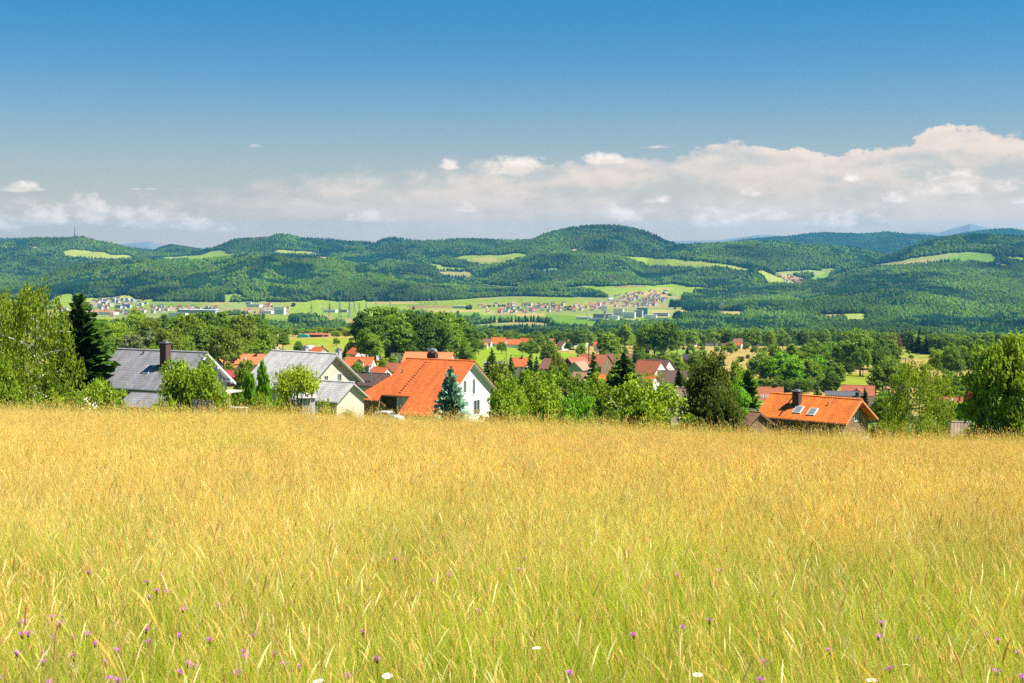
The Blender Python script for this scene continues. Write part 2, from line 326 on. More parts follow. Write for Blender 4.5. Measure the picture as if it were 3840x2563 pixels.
# ------------------------------------------------------------------ land use: outlines of meadows and fields, read off as columns and rows
def Z1(p): return [(x * .4257, 800 + y * .4257) for x, y in p]
def Z2(p): return [(900 + x * .4257, 800 + y * .4257) for x, y in p]
def Z3(p): return [(1800 + x * .4257, 800 + y * .4257) for x, y in p]
def Z4(p): return [(2700 + x * .4853, 800 + y * .4853) for x, y in p]
YG = (.36, .40, .07); GR = (.19, .34, .035); GO = (.50, .37, .10); PG = (.29, .35, .10); OC = (.46, .38, .12); BR = (.32, .20, .10); LG = (.28, .38, .04); TL_ = (.13, .25, .13)
FAR = (4000, 14000)
LAND = [
 (YG, FAR, Z1([(540, 345), (620, 320), (800, 335), (920, 345), (960, 365), (1130, 370), (1200, 400), (1090, 412), (790, 412), (640, 395), (560, 375)])),
 (LG, FAR, Z1([(1310, 395), (1500, 385), (1650, 378), (1790, 370), (1830, 345), (1900, 330), (1980, 330), (2000, 355), (2110, 362), (2120, 372), (1960, 400), (1850, 415), (1780, 432), (1700, 425), (1640, 405), (1540, 415), (1450, 410)])),
 (YG, FAR, Z1([(370, 365), (430, 340), (500, 360), (480, 372)])), (YG, FAR, Z1([(0, 290), (130, 290), (140, 310), (60, 310)])), (OC, FAR, Z1([(210, 290), (330, 298), (330, 320), (270, 312)])), (LG, FAR, Z1([(35, 388), (150, 386), (140, 404), (40, 404)])),
 (LG, FAR, Z1([(420, 790), (520, 720), (600, 707), (660, 720), (650, 760), (640, 800), (620, 840), (520, 830), (430, 800)])), (LG, FAR, Z1([(250, 720), (350, 690), (430, 690), (440, 720), (300, 740)])),
 (YG, FAR, Z1([(730, 750), (830, 745), (870, 755), (930, 745), (1040, 735), (1110, 722), (1180, 735), (1185, 765), (1110, 775), (1000, 770), (900, 790), (820, 800), (740, 790)])),
 (LG, FAR, Z1([(1260, 765), (1360, 755), (1350, 785), (1290, 800)])), (LG, FAR, Z1([(1970, 725), (2080, 708), (2130, 725), (2190, 760), (2180, 775), (2130, 770), (2060, 740), (2020, 790), (1980, 790)])),
 (PG, FAR, Z1([(1660, 815), (1930, 810), (2040, 790), (2349, 775), (2349, 835), (1950, 830), (1800, 835), (1660, 835)])),
 (YG, FAR, Z2([(300, 345), (350, 320), (440, 335), (580, 338), (690, 350), (740, 368), (600, 368), (480, 366), (300, 366)])), (GO, FAR, Z2([(615, 380), (770, 390), (760, 425), (735, 432), (700, 405), (640, 395)])),
 (YG, FAR, Z2([(1085, 440), (1130, 443), (1210, 476), (1340, 498), (1340, 518), (1220, 494), (1130, 464)])), (YG, FAR, Z2([(1340, 503), (1410, 513), (1530, 533), (1680, 557), (1810, 572), (1680, 578), (1520, 550), (1400, 530)])),
 (OC, FAR, Z2([(1450, 320), (1530, 310), (1595, 314), (1580, 328), (1480, 333)])), (YG, FAR, Z2([(1340, 418), (1440, 410), (1505, 408), (1490, 433), (1340, 435)])),
 (LG, FAR, Z2([(1640, 450), (1690, 445), (1780, 455), (1790, 475), (1980, 487), (2000, 512), (1745, 515), (1720, 485)])), (OC, FAR, Z2([(1745, 518), (2000, 516), (2040, 525), (2050, 545), (2035, 578), (1870, 570), (1740, 550)])),
 (LG, FAR, Z2([(1850, 400), (1990, 375), (2180, 368), (2349, 372), (2349, 450), (2200, 470), (2030, 445), (1980, 430), (1900, 420)])), (LG, FAR, Z3([(0, 375), (90, 375), (230, 365), (310, 350), (410, 360), (410, 395), (230, 435), (100, 468), (0, 465)])), (OC, FAR, Z2([(2050, 395), (2260, 390), (2300, 430), (2080, 425)])),
 (LG, FAR, Z2([(420, 845), (520, 800), (600, 780), (690, 760), (830, 775), (960, 790), (1050, 775), (1090, 757), (1150, 790), (1300, 810), (1500, 815), (1750, 812), (1900, 825), (1720, 835), (1560, 850), (1480, 880), (1000, 930), (800, 925), (640, 895), (440, 880)])),
 (PG, FAR, Z2([(0, 780), (200, 785), (400, 800), (380, 820), (0, 835)])), (BR, FAR, Z2([(1450, 812), (1900, 815), (1880, 832), (1500, 842)])), (OC, FAR, Z2([(1500, 850), (2200, 850), (2200, 868), (1560, 880)])),
 (GR, FAR, Z2([(1620, 880), (1850, 880), (2200, 870), (2200, 900), (1900, 905), (1740, 900)])), (GR, FAR, Z2([(1870, 920), (2000, 900), (2060, 920), (2050, 945), (1870, 945)])), (GO, FAR, Z2([(650, 900), (800, 900), (1000, 900), (980, 925), (700, 925)])), (GR, FAR, Z2([(800, 898), (1010, 895), (1010, 925), (820, 925)])),
 (LG, FAR, Z3([(720, 655), (940, 635), (1030, 645), (1200, 645), (1420, 632), (1480, 640), (1700, 625), (1850, 650), (2190, 670), (2190, 680), (1950, 690), (1760, 710), (1640, 700), (1500, 690), (1300, 690), (1270, 710), (1290, 735), (1150, 740), (1060, 710), (980, 690), (850, 685), (760, 690)])), (BR, FAR, Z3([(1190, 645), (1420, 635), (1470, 650), (1200, 660)])), (OC, FAR, Z3([(1500, 660), (1700, 655), (1650, 680), (1560, 680)])),
 (LG, FAR, Z3([(1160, 380), (1350, 385), (1500, 395), (1700, 405), (1900, 420), (2100, 440), (2349, 490), (2349, 525), (2240, 515), (2100, 480), (1980, 500), (1800, 490), (1600, 478), (1480, 480), (1400, 440), (1280, 410)])), (YG, FAR, Z3([(1700, 415), (1900, 430), (2100, 450), (2349, 495), (2349, 525), (2200, 500), (1990, 470), (1800, 460)])),
 (OC, FAR, Z3([(790, 322), (860, 312), (880, 318), (840, 348), (790, 348)])), (YG, FAR, Z3([(945, 552), (1040, 549), (1040, 571), (950, 571)])), (TL_, FAR, Z3([(480, 512), (640, 480), (780, 505), (650, 522)])), (YG, FAR, Z3([(275, 612), (380, 605), (360, 638), (280, 643)])), (PG, FAR, Z3([(0, 620), (200, 640), (350, 655), (330, 678), (100, 672), (0, 652)])), (GO, FAR, Z3([(605, 688), (680, 686), (670, 707), (620, 705)])),
 (GO, FAR, Z3([(310, 883), (580, 883), (570, 908), (330, 908)])), (YG, FAR, Z3([(0, 858), (140, 858), (100, 898), (0, 893)])), (OC, FAR, Z3([(1310, 850), (1800, 850), (1860, 870), (2000, 870), (2300, 862), (2349, 870), (2349, 900), (2000, 905), (1750, 915), (1650, 890)])), (PG, FAR, Z3([(1640, 868), (1800, 862), (1860, 880), (1760, 905), (1660, 895)])),
 (PG, FAR, Z4([(1090, 420), (1400, 365), (1530, 340), (1690, 320), (1780, 308), (1940, 302), (2110, 308), (2140, 345), (2110, 400), (1980, 385), (1800, 378), (1700, 385), (1590, 400), (1360, 415), (1200, 425)])), (OC, FAR, Z4([(1200, 422), (1400, 378), (1600, 355), (1700, 355), (1640, 390), (1500, 410), (1360, 418)])), (GR, FAR, Z4([(1700, 360), (1900, 310), (2110, 308), (2140, 345), (2110, 400), (1980, 385), (1800, 378), (1680, 385)])),
 (LG, FAR, Z4([(2200, 335), (2349, 340), (2349, 378), (2220, 362)])), (OC, FAR, Z4([(2130, 388), (2180, 380), (2260, 410), (2230, 422), (2140, 414)])), (OC, FAR, Z4([(1960, 433), (2030, 435), (2020, 454), (1970, 450)])),
 (YG, FAR, Z4([(0, 405), (80, 405), (230, 435), (240, 455), (180, 460), (120, 445), (60, 425)])), (YG, FAR, Z4([(270, 450), (330, 445), (440, 490), (520, 520), (600, 545), (480, 560), (360, 550), (330, 500)])), (PG, FAR, Z4([(390, 460), (700, 440), (780, 445), (770, 430), (900, 425), (880, 450), (840, 500), (830, 525), (700, 540), (690, 520), (730, 490), (700, 470), (500, 480)])), (GR, FAR, Z4([(700, 500), (870, 450), (830, 525), (700, 540)])),
 (OC, FAR, Z4([(0, 755), (170, 760), (165, 822), (0, 815)])), (OC, FAR, Z4([(170, 758), (510, 764), (480, 778), (170, 772)])), (OC, FAR, Z4([(720, 786), (960, 783), (970, 825), (830, 830)])), (YG, FAR, Z4([(950, 782), (1100, 776), (1135, 786), (1125, 862), (975, 866)])),
 (GO, FAR, Z4([(1700, 592), (1830, 598), (1820, 618), (1720, 608)])), (OC, FAR, Z4([(1260, 578), (1330, 570), (1320, 591)])), (TL_, FAR, Z4([(1950, 765), (2055, 688), (2085, 698), (2005, 775)])),
]
NEAR = (300, 2100)
GOLD = (.46, .34, .11)
LANDN = [
 (GOLD, NEAR, [(2420, 1310), (2560, 1292), (2640, 1296), (2700, 1300), (2850, 1305), (2950, 1318), (2900, 1345), (2860, 1400), (2800, 1425), (2700, 1405), (2650, 1362), (2560, 1352), (2450, 1348)]),
 ((.24, .34, .05), NEAR, [(2450, 1312), (2560, 1306), (2640, 1312), (2640, 1324), (2560, 1330), (2440, 1332)]),
 ((.25, .36, .03), NEAR, [(1750, 1285), (1850, 1293), (2000, 1305), (2060, 1320), (2200, 1330), (2200, 1345), (2090, 1366), (1990, 1366), (1900, 1366), (1750, 1370)]),
 (GOLD, NEAR, [(2060, 1308), (2200, 1302), (2420, 1318), (2300, 1338), (2190, 1328), (2100, 1322)]),
 (GOLD, NEAR, [(1010, 1236), (1340, 1240), (1340, 1268), (1020, 1272)]), ((.30, .38, .04), NEAR, [(1010, 1272), (1340, 1268), (1340, 1290), (1010, 1292)]), (OC, NEAR, [(1010, 1292), (1200, 1296), (1240, 1304), (1010, 1300)]), ((.32, .36, .06), NEAR, [(1010, 1300), (1340, 1292), (1340, 1350), (1010, 1350)]),
 (GOLD, NEAR, [(2840, 1432), (3110, 1436), (3115, 1460), (3060, 1492), (2930, 1486), (2830, 1462)]), ((.28, .33, .06), NEAR, [(2850, 1440), (3000, 1446), (2990, 1456), (2850, 1450)]),
 (GOLD, NEAR, [(3070, 1350), (3200, 1364), (3300, 1382), (3290, 1402), (3140, 1402), (3080, 1384)]), ((.30, .36, .04), NEAR, [(3120, 1402), (3290, 1400), (3310, 1446), (3150, 1450)]),
 (GOLD, NEAR, [(3250, 1338), (3400, 1345), (3490, 1348), (3500, 1374), (3400, 1374), (3260, 1362)]), ((.33, .36, .06), NEAR, [(3360, 1300), (3440, 1300), (3500, 1302), (3510, 1332), (3420, 1345), (3370, 1340)]), (GOLD, NEAR, [(3605, 1366), (3690, 1374), (3690, 1424), (3610, 1412)]), ((.33, .36, .06), NEAR, [(3680, 1318), (3760, 1322), (3760, 1368), (3690, 1364)]),
]
TOWNS = [[(340, 1122), (560, 1124), (570, 1150), (340, 1150)], [(200, 1146), (575, 1146), (575, 1200), (200, 1200)], [(550, 1148), (840, 1148), (840, 1202), (550, 1202)], [(915, 1136), (1100, 1136), (1100, 1196), (915, 1196)], [(1780, 1136), (2290, 1134), (2290, 1190), (1780, 1190)], [(2140, 1160), (2530, 1160), (2530, 1220), (2140, 1220)], [(2275, 1110), (2350, 1094), (2460, 1088), (2510, 1094), (2510, 1165), (2275, 1165)], [(2900, 1030), (2955, 1028), (3020, 1046), (3010, 1076), (2950, 1070)], [(1160, 1150), (1330, 1150), (1330, 1195), (1160, 1195)]]
def inpoly(px, py, poly):
    r = np.zeros(px.shape, bool); n = len(poly); j = n - 1
    for i in range(n):
        (x1, y1), (x2, y2) = poly[i], poly[j]
        if y1 != y2:
            r ^= ((y1 > py) != (y2 > py)) & (px < (x2 - x1) * (py - y1) / (y2 - y1) + x1)
        j = i
    return r
def landuse(X, Y, z):
    """returns colour (n,3) and a mask where wood may grow"""
    xs = 1920 + F * X / np.maximum(Y, 1); ys = H0 - F * (z - EYE) / np.maximum(Y, 1)
    jx = np.where(Y > 3600, 1, .0); xs = xs + jx * 11 * fbm(X / 70, Y / 90, 201, 3); ys = ys + jx * 5 * fbm(X / 60, Y / 80, 203, 3)
    C = np.zeros(X.shape + (3,)); wood = np.zeros(X.shape, bool)
    n1 = fbm(X / 300, Y / 300, 7, 3)[..., None]; n2 = fbm(X / 90, Y / 90, 9, 3)[..., None]
    C[:] = np.array((.17, .25, .045)) * (1 + .9 * n2)                                        # lawns, village green
    Yv = Y[..., None]
    C = np.where(Yv > 420, np.array((.30, .31, .06)) + n1 * np.array((.25, .05, .05)), C)
    pid2 = _h(np.floor((X * .9 + Y * .44) / 95 + .4 * fbm(X / 90, Y / 90, 83, 2)), np.floor((Y * .9 - X * .44) / 150), 85)
    gold = (Y > 420) & (xs > 2350) & (pid2 < .62); C = np.where(gold[..., None], np.array((.46, .34, .11)) * (1 + .5 * n2), C)
    C = np.where(Yv < 100, np.array((.15, .17, .04)) * (1 + n2), C)
    forest = np.array((.028, .062, .018))
    wedge = 3960 + 260 * fbm(X / 240, Y * 0, 55, 3)
    wood |= (Y > 2080) & (Y < wedge)
    valley = (Y > 3800) & (z < -222) & (xs < 2560)
    vn_ = fbm(X / 520, Y / 900, 77, 2)
    wood |= (Y >= 3900) & ~valley
    wood |= valley & (Y > 3900) & ((vn_ > .10) | (np.abs(fbm(X / 260, Y / 420, 78, 2)) < .012)) & (Y < 5700)
    pid = _h(np.floor((X * .94 + Y * .35) / 210 + .6 * fbm(X / 400, Y / 400, 79, 2)), np.floor((Y * .94 - X * .35) / 330), 81)
    pal = np.array([LG, PG, OC, YG, GR, PG, LG, (.42, .36, .14)]); vcol = pal[np.clip((pid * 8).astype(int), 0, 7)] * .88
    C = np.where(valley[..., None], vcol, C)
    for (c, (y0, y1), poly) in LAND + LANDN:
        m = inpoly(xs, ys, poly) & (Y > y0) & (Y < y1)
        C[m] = c; wood &= ~m
    tn = fbm(X / 26, Y / 26, 205, 2) < .17
    for poly in TOWNS: wood &= ~(inpoly(xs, ys, poly) & (Y > 3600)) | ~tn & (np.abs(xs - 2330) > 190)
    C = np.where(wood[..., None], forest, C)
    C = np.where(Yv > 16100, np.array((.20, .24, .27)), C)  # farthest range: the pale blue of haze is put into its ground colour
    return np.clip(C * .60, .005, .8), wood

vv = np.concatenate([np.linspace(-.80, -.43, 40)[:-1], np.linspace(-.43, .43, 560), np.linspace(.43, .80, 40)[1:]])
yy = np.concatenate([np.linspace(-60, 90, 76)[:-1], np.geomspace(90, 4000, 260)[:-1], np.geomspace(4000, 11800, 380)[:-1], np.geomspace(11800, 19500, 90)])
VV, YY = np.meshgrid(vv, yy)
XX = VV * np.maximum(YY, 45.)
ZZ = gz(XX, YY)
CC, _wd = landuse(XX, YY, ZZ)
nr, nc = XX.shape
idx = np.arange(nr * nc).reshape(nr, nc)
quads = np.stack([idx[:-1, :-1], idx[:-1, 1:], idx[1:, 1:], idx[1:, :-1]], -1).reshape(-1, 4)
tm = bpy.data.materials.new('land'); tm.use_nodes = True; q = N(tm.node_tree); b = q.n['Principled BSDF']
b.inputs['Roughness'].default_value = .95; b.inputs['Specular IOR Level'].default_value = .0
at = q.new('ShaderNodeAttribute', attribute_name='col')
geo = q.new('ShaderNodeNewGeometry')
k1 = q.ss(q.noise(geo.outputs['Position'], .09, 6, .65), .3, .7, .72, 1.25)
k2 = q.ss(q.noise(geo.outputs['Position'], 1.3, 4, .6), .3, .7, .85, 1.15)
kk = q.m('MULTIPLY', k1, k2)
q.l.new(q.mix(1.0, at.outputs[0], q.xyz(kk, kk, kk), 'MULTIPLY'), b.inputs['Base Color'])
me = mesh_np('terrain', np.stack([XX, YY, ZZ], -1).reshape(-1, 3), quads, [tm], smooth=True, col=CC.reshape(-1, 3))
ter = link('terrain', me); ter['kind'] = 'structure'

# ------------------------------------------------------------------ instancing of uncountable stuff on points
def scatter(name, pts, rot, scl, tint, idxs, sources, label, cat):
    """one object of instanced plants: points carry rotation, scale, tint and kind"""
    me = bpy.data.meshes.new(name); me.vertices.add(len(pts)); me.vertices.foreach_set('co', np.asarray(pts, np.float32).ravel())
    a = me.attributes.new('rot', 'FLOAT_VECTOR', 'POINT'); a.data.foreach_set('vector', np.asarray(rot, np.float32).ravel())
    a = me.attributes.new('scl', 'FLOAT_VECTOR', 'POINT'); a.data.foreach_set('vector', np.asarray(scl, np.float32).ravel())
    a = me.attributes.new('tint', 'FLOAT_COLOR', 'POINT')
    t4 = np.ones((len(pts), 4), np.float32); t4[:, :3] = tint; a.data.foreach_set('color', t4.ravel())
    a = me.attributes.new('which', 'INT', 'POINT'); a.data.foreach_set('value', np.asarray(idxs, np.int32))
    o = link(name, me); tag(o, label, cat, kind='stuff')
    coll = bpy.data.collections.new(name + '_kinds')
    for i, s_ in enumerate(sources):
        so_ = bpy.data.objects.new('kind_%02d_%s' % (i, name), s_); coll.objects.link(so_)
    ng = bpy.data.node_groups.new(name, 'GeometryNodeTree')
    ng.interface.new_socket('Geometry', in_out='INPUT', socket_type='NodeSocketGeometry')
    ng.interface.new_socket('Geometry', in_out='OUTPUT', socket_type='NodeSocketGeometry')
    n = ng.nodes; l = ng.links
    gi = n.new('NodeGroupInput'); go = n.new('NodeGroupOutput')
    mp = n.new('GeometryNodeMeshToPoints'); ci = n.new('GeometryNodeCollectionInfo'); ip = n.new('GeometryNodeInstanceOnPoints')
    ci.inputs['Collection'].default_value = coll; ci.inputs['Separate Children'].default_value = True; ci.inputs['Reset Children'].default_value = True
    ip.inputs['Pick Instance'].default_value = True
    def na(nm, dt):
        x = n.new('GeometryNodeInputNamedAttribute'); x.data_type = dt; x.inputs[0].default_value = nm; return x.outputs[0]
    l.new(gi.outputs[0], mp.inputs[0]); l.new(mp.outputs[0], ip.inputs['Points']); l.new(ci.outputs[0], ip.inputs['Instance'])
    l.new(na('which', 'INT'), ip.inputs['Instance Index'])
    er = n.new('FunctionNodeEulerToRotation'); l.new(na('rot', 'FLOAT_VECTOR'), er.inputs[0]); l.new(er.outputs[0], ip.inputs['Rotation'])
    l.new(na('scl', 'FLOAT_VECTOR'), ip.inputs['Scale']); l.new(ip.outputs[0], go.inputs[0])
    md = o.modifiers.new('scatter', 'NODES'); md.node_group = ng
    return o
def leaf_mat(name, src, trans=.3, tcol=(1.25, 1.15, .55), rough=.55):
    """src: 'tint' reads the instance's tint, 'object' the object's colour; times the mesh's own colour"""
    if name in MATS: return MATS[name]
    m = bpy.data.materials.new(name); m.use_nodes = True; q = N(m.node_tree); q.n.clear()
    o_ = q.new('ShaderNodeOutputMaterial')
    if src == 'tint': c = q.new('ShaderNodeAttribute', attribute_name='tint', attribute_type='INSTANCER').outputs[0]
    else: c = q.new('ShaderNodeObjectInfo').outputs['Color']
    vc = q.new('ShaderNodeAttribute', attribute_name='col').outputs[0]
    c = q.mix(1.0, c, vc, 'MULTIPLY')
    d = q.new('ShaderNodeBsdfDiffuse'); q.l.new(c, d.inputs[0])
    if trans > 0:
        t = q.new('ShaderNodeBsdfTranslucent'); q.l.new(q.mix(1.0, c, tcol + (1,), 'MULTIPLY'), t.inputs[0])
        mx = q.new('ShaderNodeMixShader'); mx.inputs[0].default_value = trans
        q.l.new(d.outputs[0], mx.inputs[1]); q.l.new(t.outputs[0], mx.inputs[2]); sh = mx.outputs[0]
    else: sh = d.outputs[0]
    gl = q.new('ShaderNodeBsdfGlossy'); gl.inputs['Roughness'].default_value = rough; gl.inputs[0].default_value = (1, 1, 1, 1)
    mg = q.new('ShaderNodeMixShader'); mg.inputs[0].default_value = .008 if trans > 0 else 0.0
    q.l.new(sh, mg.inputs[1]); q.l.new(gl.outputs[0], mg.inputs[2])
    q.l.new(mg.outputs[0], o_.inputs[0]); MATS[name] = m; return m

# ------------------------------------------------------------------ the woods of the valley and the hills
def ico(sub):
    import bmesh
    bm = bmesh.new(); bmesh.ops.create_icosphere(bm, subdivisions=sub, radius=1)
    v = np.array([x.co[:] for x in bm.verts]); f = np.array([[x.index for x in p.verts] for p in bm.faces]); bm.free(); return v, f
def far_crown(seed):
    rg = np.random.default_rng(seed); v, f = ico(3)
    d = np.zeros(len(v))
    for k in range(26):
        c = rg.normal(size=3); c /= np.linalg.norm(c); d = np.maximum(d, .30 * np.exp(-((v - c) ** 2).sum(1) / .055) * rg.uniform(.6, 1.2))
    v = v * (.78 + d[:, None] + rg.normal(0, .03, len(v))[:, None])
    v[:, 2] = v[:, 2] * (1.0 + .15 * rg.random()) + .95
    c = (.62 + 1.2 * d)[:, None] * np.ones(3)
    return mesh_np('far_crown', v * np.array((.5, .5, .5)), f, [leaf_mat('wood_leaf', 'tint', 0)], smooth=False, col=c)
def far_cone(seed):
    rg = np.random.default_rng(seed); V_ = []; Fc = []; C_ = []
    n = 9
    for k in range(6):
        z0 = .12 + k * .14; r = .27 * (1 - z0) + .03
        b0 = len(V_)
        for i in range(n):
            a = 2 * math.pi * i / n + k; rr = r * rg.uniform(.65, 1.15)
            V_.append((rr * math.cos(a), rr * math.sin(a), z0 - .03 * rg.random())); C_.append([.8] * 3)
        V_.append((0, 0, min(1, z0 + .30))); C_.append([.9] * 3)
        for i in range(n): Fc.append((b0 + i, b0 + (i + 1) % n, b0 + n))
    return mesh_np('far_cone', V_, np.array(Fc), [leaf_mat('wood_leaf', 'tint', 0)], col=np.array(C_))
def grow_woods():
    rg = np.random.default_rng(5)
    XS, YS = [], []
    y = 2090.0
    while y < 11400:
        d = max(9.0, y * .00145)
        n = int(.86 * y / d)
        XS.append((np.arange(n) + rg.uniform(-.5, .5, n)) * d - .43 * y); YS.append(y + rg.uniform(-.5, .5, n) * d)
        y += d * (1.0 if y < 7500 else 1.25)
    for yb in np.geomspace(12600, 15400, 70):
        n = int(.86 * yb / 24); XS.append((np.arange(n) + rg.uniform(-.5, .5, n)) * 24 - .43 * yb); YS.append(yb + rg.uniform(-20, 20, n))
    X = np.concatenate(XS); Y = np.concatenate(YS); z = gz(X, Y)
    _, wood = landuse(X, Y, z)
    # keep what can be seen from about here: canopy against the running skyline in front
    ang = (ZZ + np.where(_wd, 10, 0) - EYE - 3) / np.maximum(YY, 1); ang[YY < 60] = -9
    run = np.maximum.accumulate(ang, 0)
    ci = np.clip(np.searchsorted(vv, X / Y), 1, len(vv) - 1); ri = np.clip(np.searchsorted(yy, Y * .985), 1, len(yy) - 1)
    vis = (z + 24 - EYE) / Y > np.minimum(run[ri - 1, ci], run[ri - 1, ci - 1]) - .0004
    k = wood & vis
    X, Y, z = X[k], Y[k], z[k]; n = len(X)
    con = (1.0 * fbm(X / 330, Y / 460, 91, 3) + fbm(X / 60, Y / 60, 92, 2) * .7 + np.where((Y < 4700) & (X > 400), .06, 0) - np.where(Y < 3400, .12, 0)) > .15
    which = np.where(con, 5 + rg.integers(0, 3, n), rg.integers(0, 5, n))
    h = np.where(con, rg.uniform(17, 28, n), rg.uniform(11, 22, n)); intown = (np.isin(np.arange(n), np.flatnonzero(np.any([inpoly(1920 + F * X / Y, H0 - F * (z - EYE) / Y, p_) for p_ in TOWNS], 0))))
    con = con & ~intown; which = np.where(con, which, which % 5)
    h = np.where(intown, rg.uniform(6, 10, n), h); wd = np.where(con, h * rg.uniform(.8, 1.15, n), np.where(intown, h, rg.uniform(9.5, 20, n)))
    tint = np.where(con[:, None], np.array((.012, .040, .014)), np.array((.058, .114, .010)))
    patch = 1 + 1.9 * fbm(X / 260, Y / 330, 61, 3) ; tint = tint * (patch * rg.uniform(.55, 1.5, n))[:, None]
    tint[:, 0] *= rg.uniform(.8, 1.35, n)
    dead = (rg.random(n) < .012) & (Y > 4500) | ((fbm(X / 130, Y / 130, 66, 2) > .30) & (rg.random(n) < .5) & (Y > 5600))
    tint[dead] = np.array((.115, .10, .062)) * rg.uniform(.7, 1.1, (dead.sum(), 1))
    print('woods', n)
    near = Y < 4350
    for m_, nm, lb in ((near, 'valley_wood', 'dark green belt of woodland along the valley before the far towns'), (~near, 'hill_forest', 'dense mixed forest covering the far hills')):
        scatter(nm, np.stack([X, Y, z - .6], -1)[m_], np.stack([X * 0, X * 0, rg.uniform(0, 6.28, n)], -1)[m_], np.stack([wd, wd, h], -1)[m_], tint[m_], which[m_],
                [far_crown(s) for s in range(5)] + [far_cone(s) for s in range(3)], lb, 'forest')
grow_woods()

# ------------------------------------------------------------------ summer haze
hb = MB(); hb.box(-17000, 17000, -400, 20000, -300, 330)
hm = bpy.data.materials.new('haze'); hm.use_nodes = True; hq = N(hm.node_tree); hq.n.clear()
ho = hq.new('ShaderNodeOutputMaterial'); pv = hq.new('ShaderNodeVolumePrincipled')
pv.inputs['Color'].default_value = (.13, .56, 1.0, 1); pv.inputs['Density'].default_value = 2.5e-5; pv.inputs['Anisotropy'].default_value = .2
hq.l.new(pv.outputs[0], ho.inputs['Volume'])
hz_o = hb.build('haze', hm); tag(hz_o, 'thin blue summer haze over the valley', 'haze', kind='stuff')

# ------------------------------------------------------------------ the hay meadow
class GB:
    def __init__(s, seed): s.r = np.random.default_rng(seed); s.V = []; s.F3 = []; s.F4 = []; s.C = []; s.n = 0
    def put(s, v, f4, f3, c):
        s.V.append(v); s.C.append(c)
        if len(f4): s.F4.append(np.asarray(f4) + s.n)
        if len(f3): s.F3.append(np.asarray(f3) + s.n)
        s.n += len(v)
    def path(s, L, lean, bend, az, base, n):
        t = np.linspace(0, 1, n); ang = lean + bend * t ** 2
        h = np.concatenate([[0], np.cumsum(np.sin((ang[1:] + ang[:-1]) / 2))]) * L / (n - 1); z = np.concatenate([[0], np.cumsum(np.cos((ang[1:] + ang[:-1]) / 2))]) * L / (n - 1)
        return np.stack([base[0] + h * math.cos(az), base[1] + h * math.sin(az), z], -1), t
    def blade(s, L, w_, lean, bend, az, base, c0, c1, n=5):
        p, t = s.path(L, lean, bend, az, base, n)
        fa = s.r.uniform(0, 6.28); side = np.array((math.cos(fa), math.sin(fa), 0))
        ww = w_ * (1 - t ** 2.5 * .92)[:, None] * .5
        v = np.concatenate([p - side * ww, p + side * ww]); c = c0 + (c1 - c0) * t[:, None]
        s.put(v, [(i, i + 1, n + i + 1, n + i) for i in range(n - 1)], [], np.concatenate([c, c]))
    def tube(s, p, rad, c, k=3):
        n = len(p); a = s.r.uniform(0, 6.28); v = []; cc = []
        for i in range(n):
            for j in range(k):
                an = a + 2 * math.pi * j / k; v.append(p[i] + np.array((math.cos(an), math.sin(an), 0)) * rad[i]); cc.append(c[i])
        s.put(np.array(v), [(i * k + j, i * k + (j + 1) % k, (i + 1) * k + (j + 1) % k, (i + 1) * k + j) for i in range(n - 1) for j in range(k)], [], np.array(cc))
    def stalk(s, L, w_, lean, bend, az, base, c0, c1, ch, head, hw, fluffy):
        p, t = s.path(L, lean, bend, az, base, 6)
        s.tube(p, w_ * .5 * (1 - .5 * t), c0 + (c1 - c0) * t[:, None])
        q, u = s.path(head, lean + bend, .5, az, (0, 0), 5); q = q + p[-1]
        q[:, :2] += 0
        s.tube(q, hw * .5 * np.array((.35, .9, 1.0, .7, .15)), np.tile(ch, (5, 1)) * np.linspace(.9, 1.12, 5)[:, None], 4)
        for k in range(fluffy):
            f = s.r.uniform(.05, .95); o = q[0] + (q[-1] - q[0]) * f
            d = s.r.normal(size=3); d[2] = abs(d[2]) + .4; d /= np.linalg.norm(d); l_ = hw * s.r.uniform(.8, 1.7)
            sd = np.cross(d, s.r.normal(size=3)); sd /= np.linalg.norm(sd)
            s.put(np.array([o - sd * hw * .14, o + sd * hw * .14, o + d * l_]), [], [(0, 1, 2)], np.tile(ch * s.r.uniform(.8, 1.25), (3, 1)))
    def mesh(s, name, m):
        fs = []
        if s.F4: fs.append(np.concatenate(s.F4))
        if s.F3: fs.append(np.concatenate(s.F3))
        return mesh_np(name, np.concatenate(s.V), fs, [m], col=np.clip(np.concatenate(s.C), 0, 1), smooth=False)

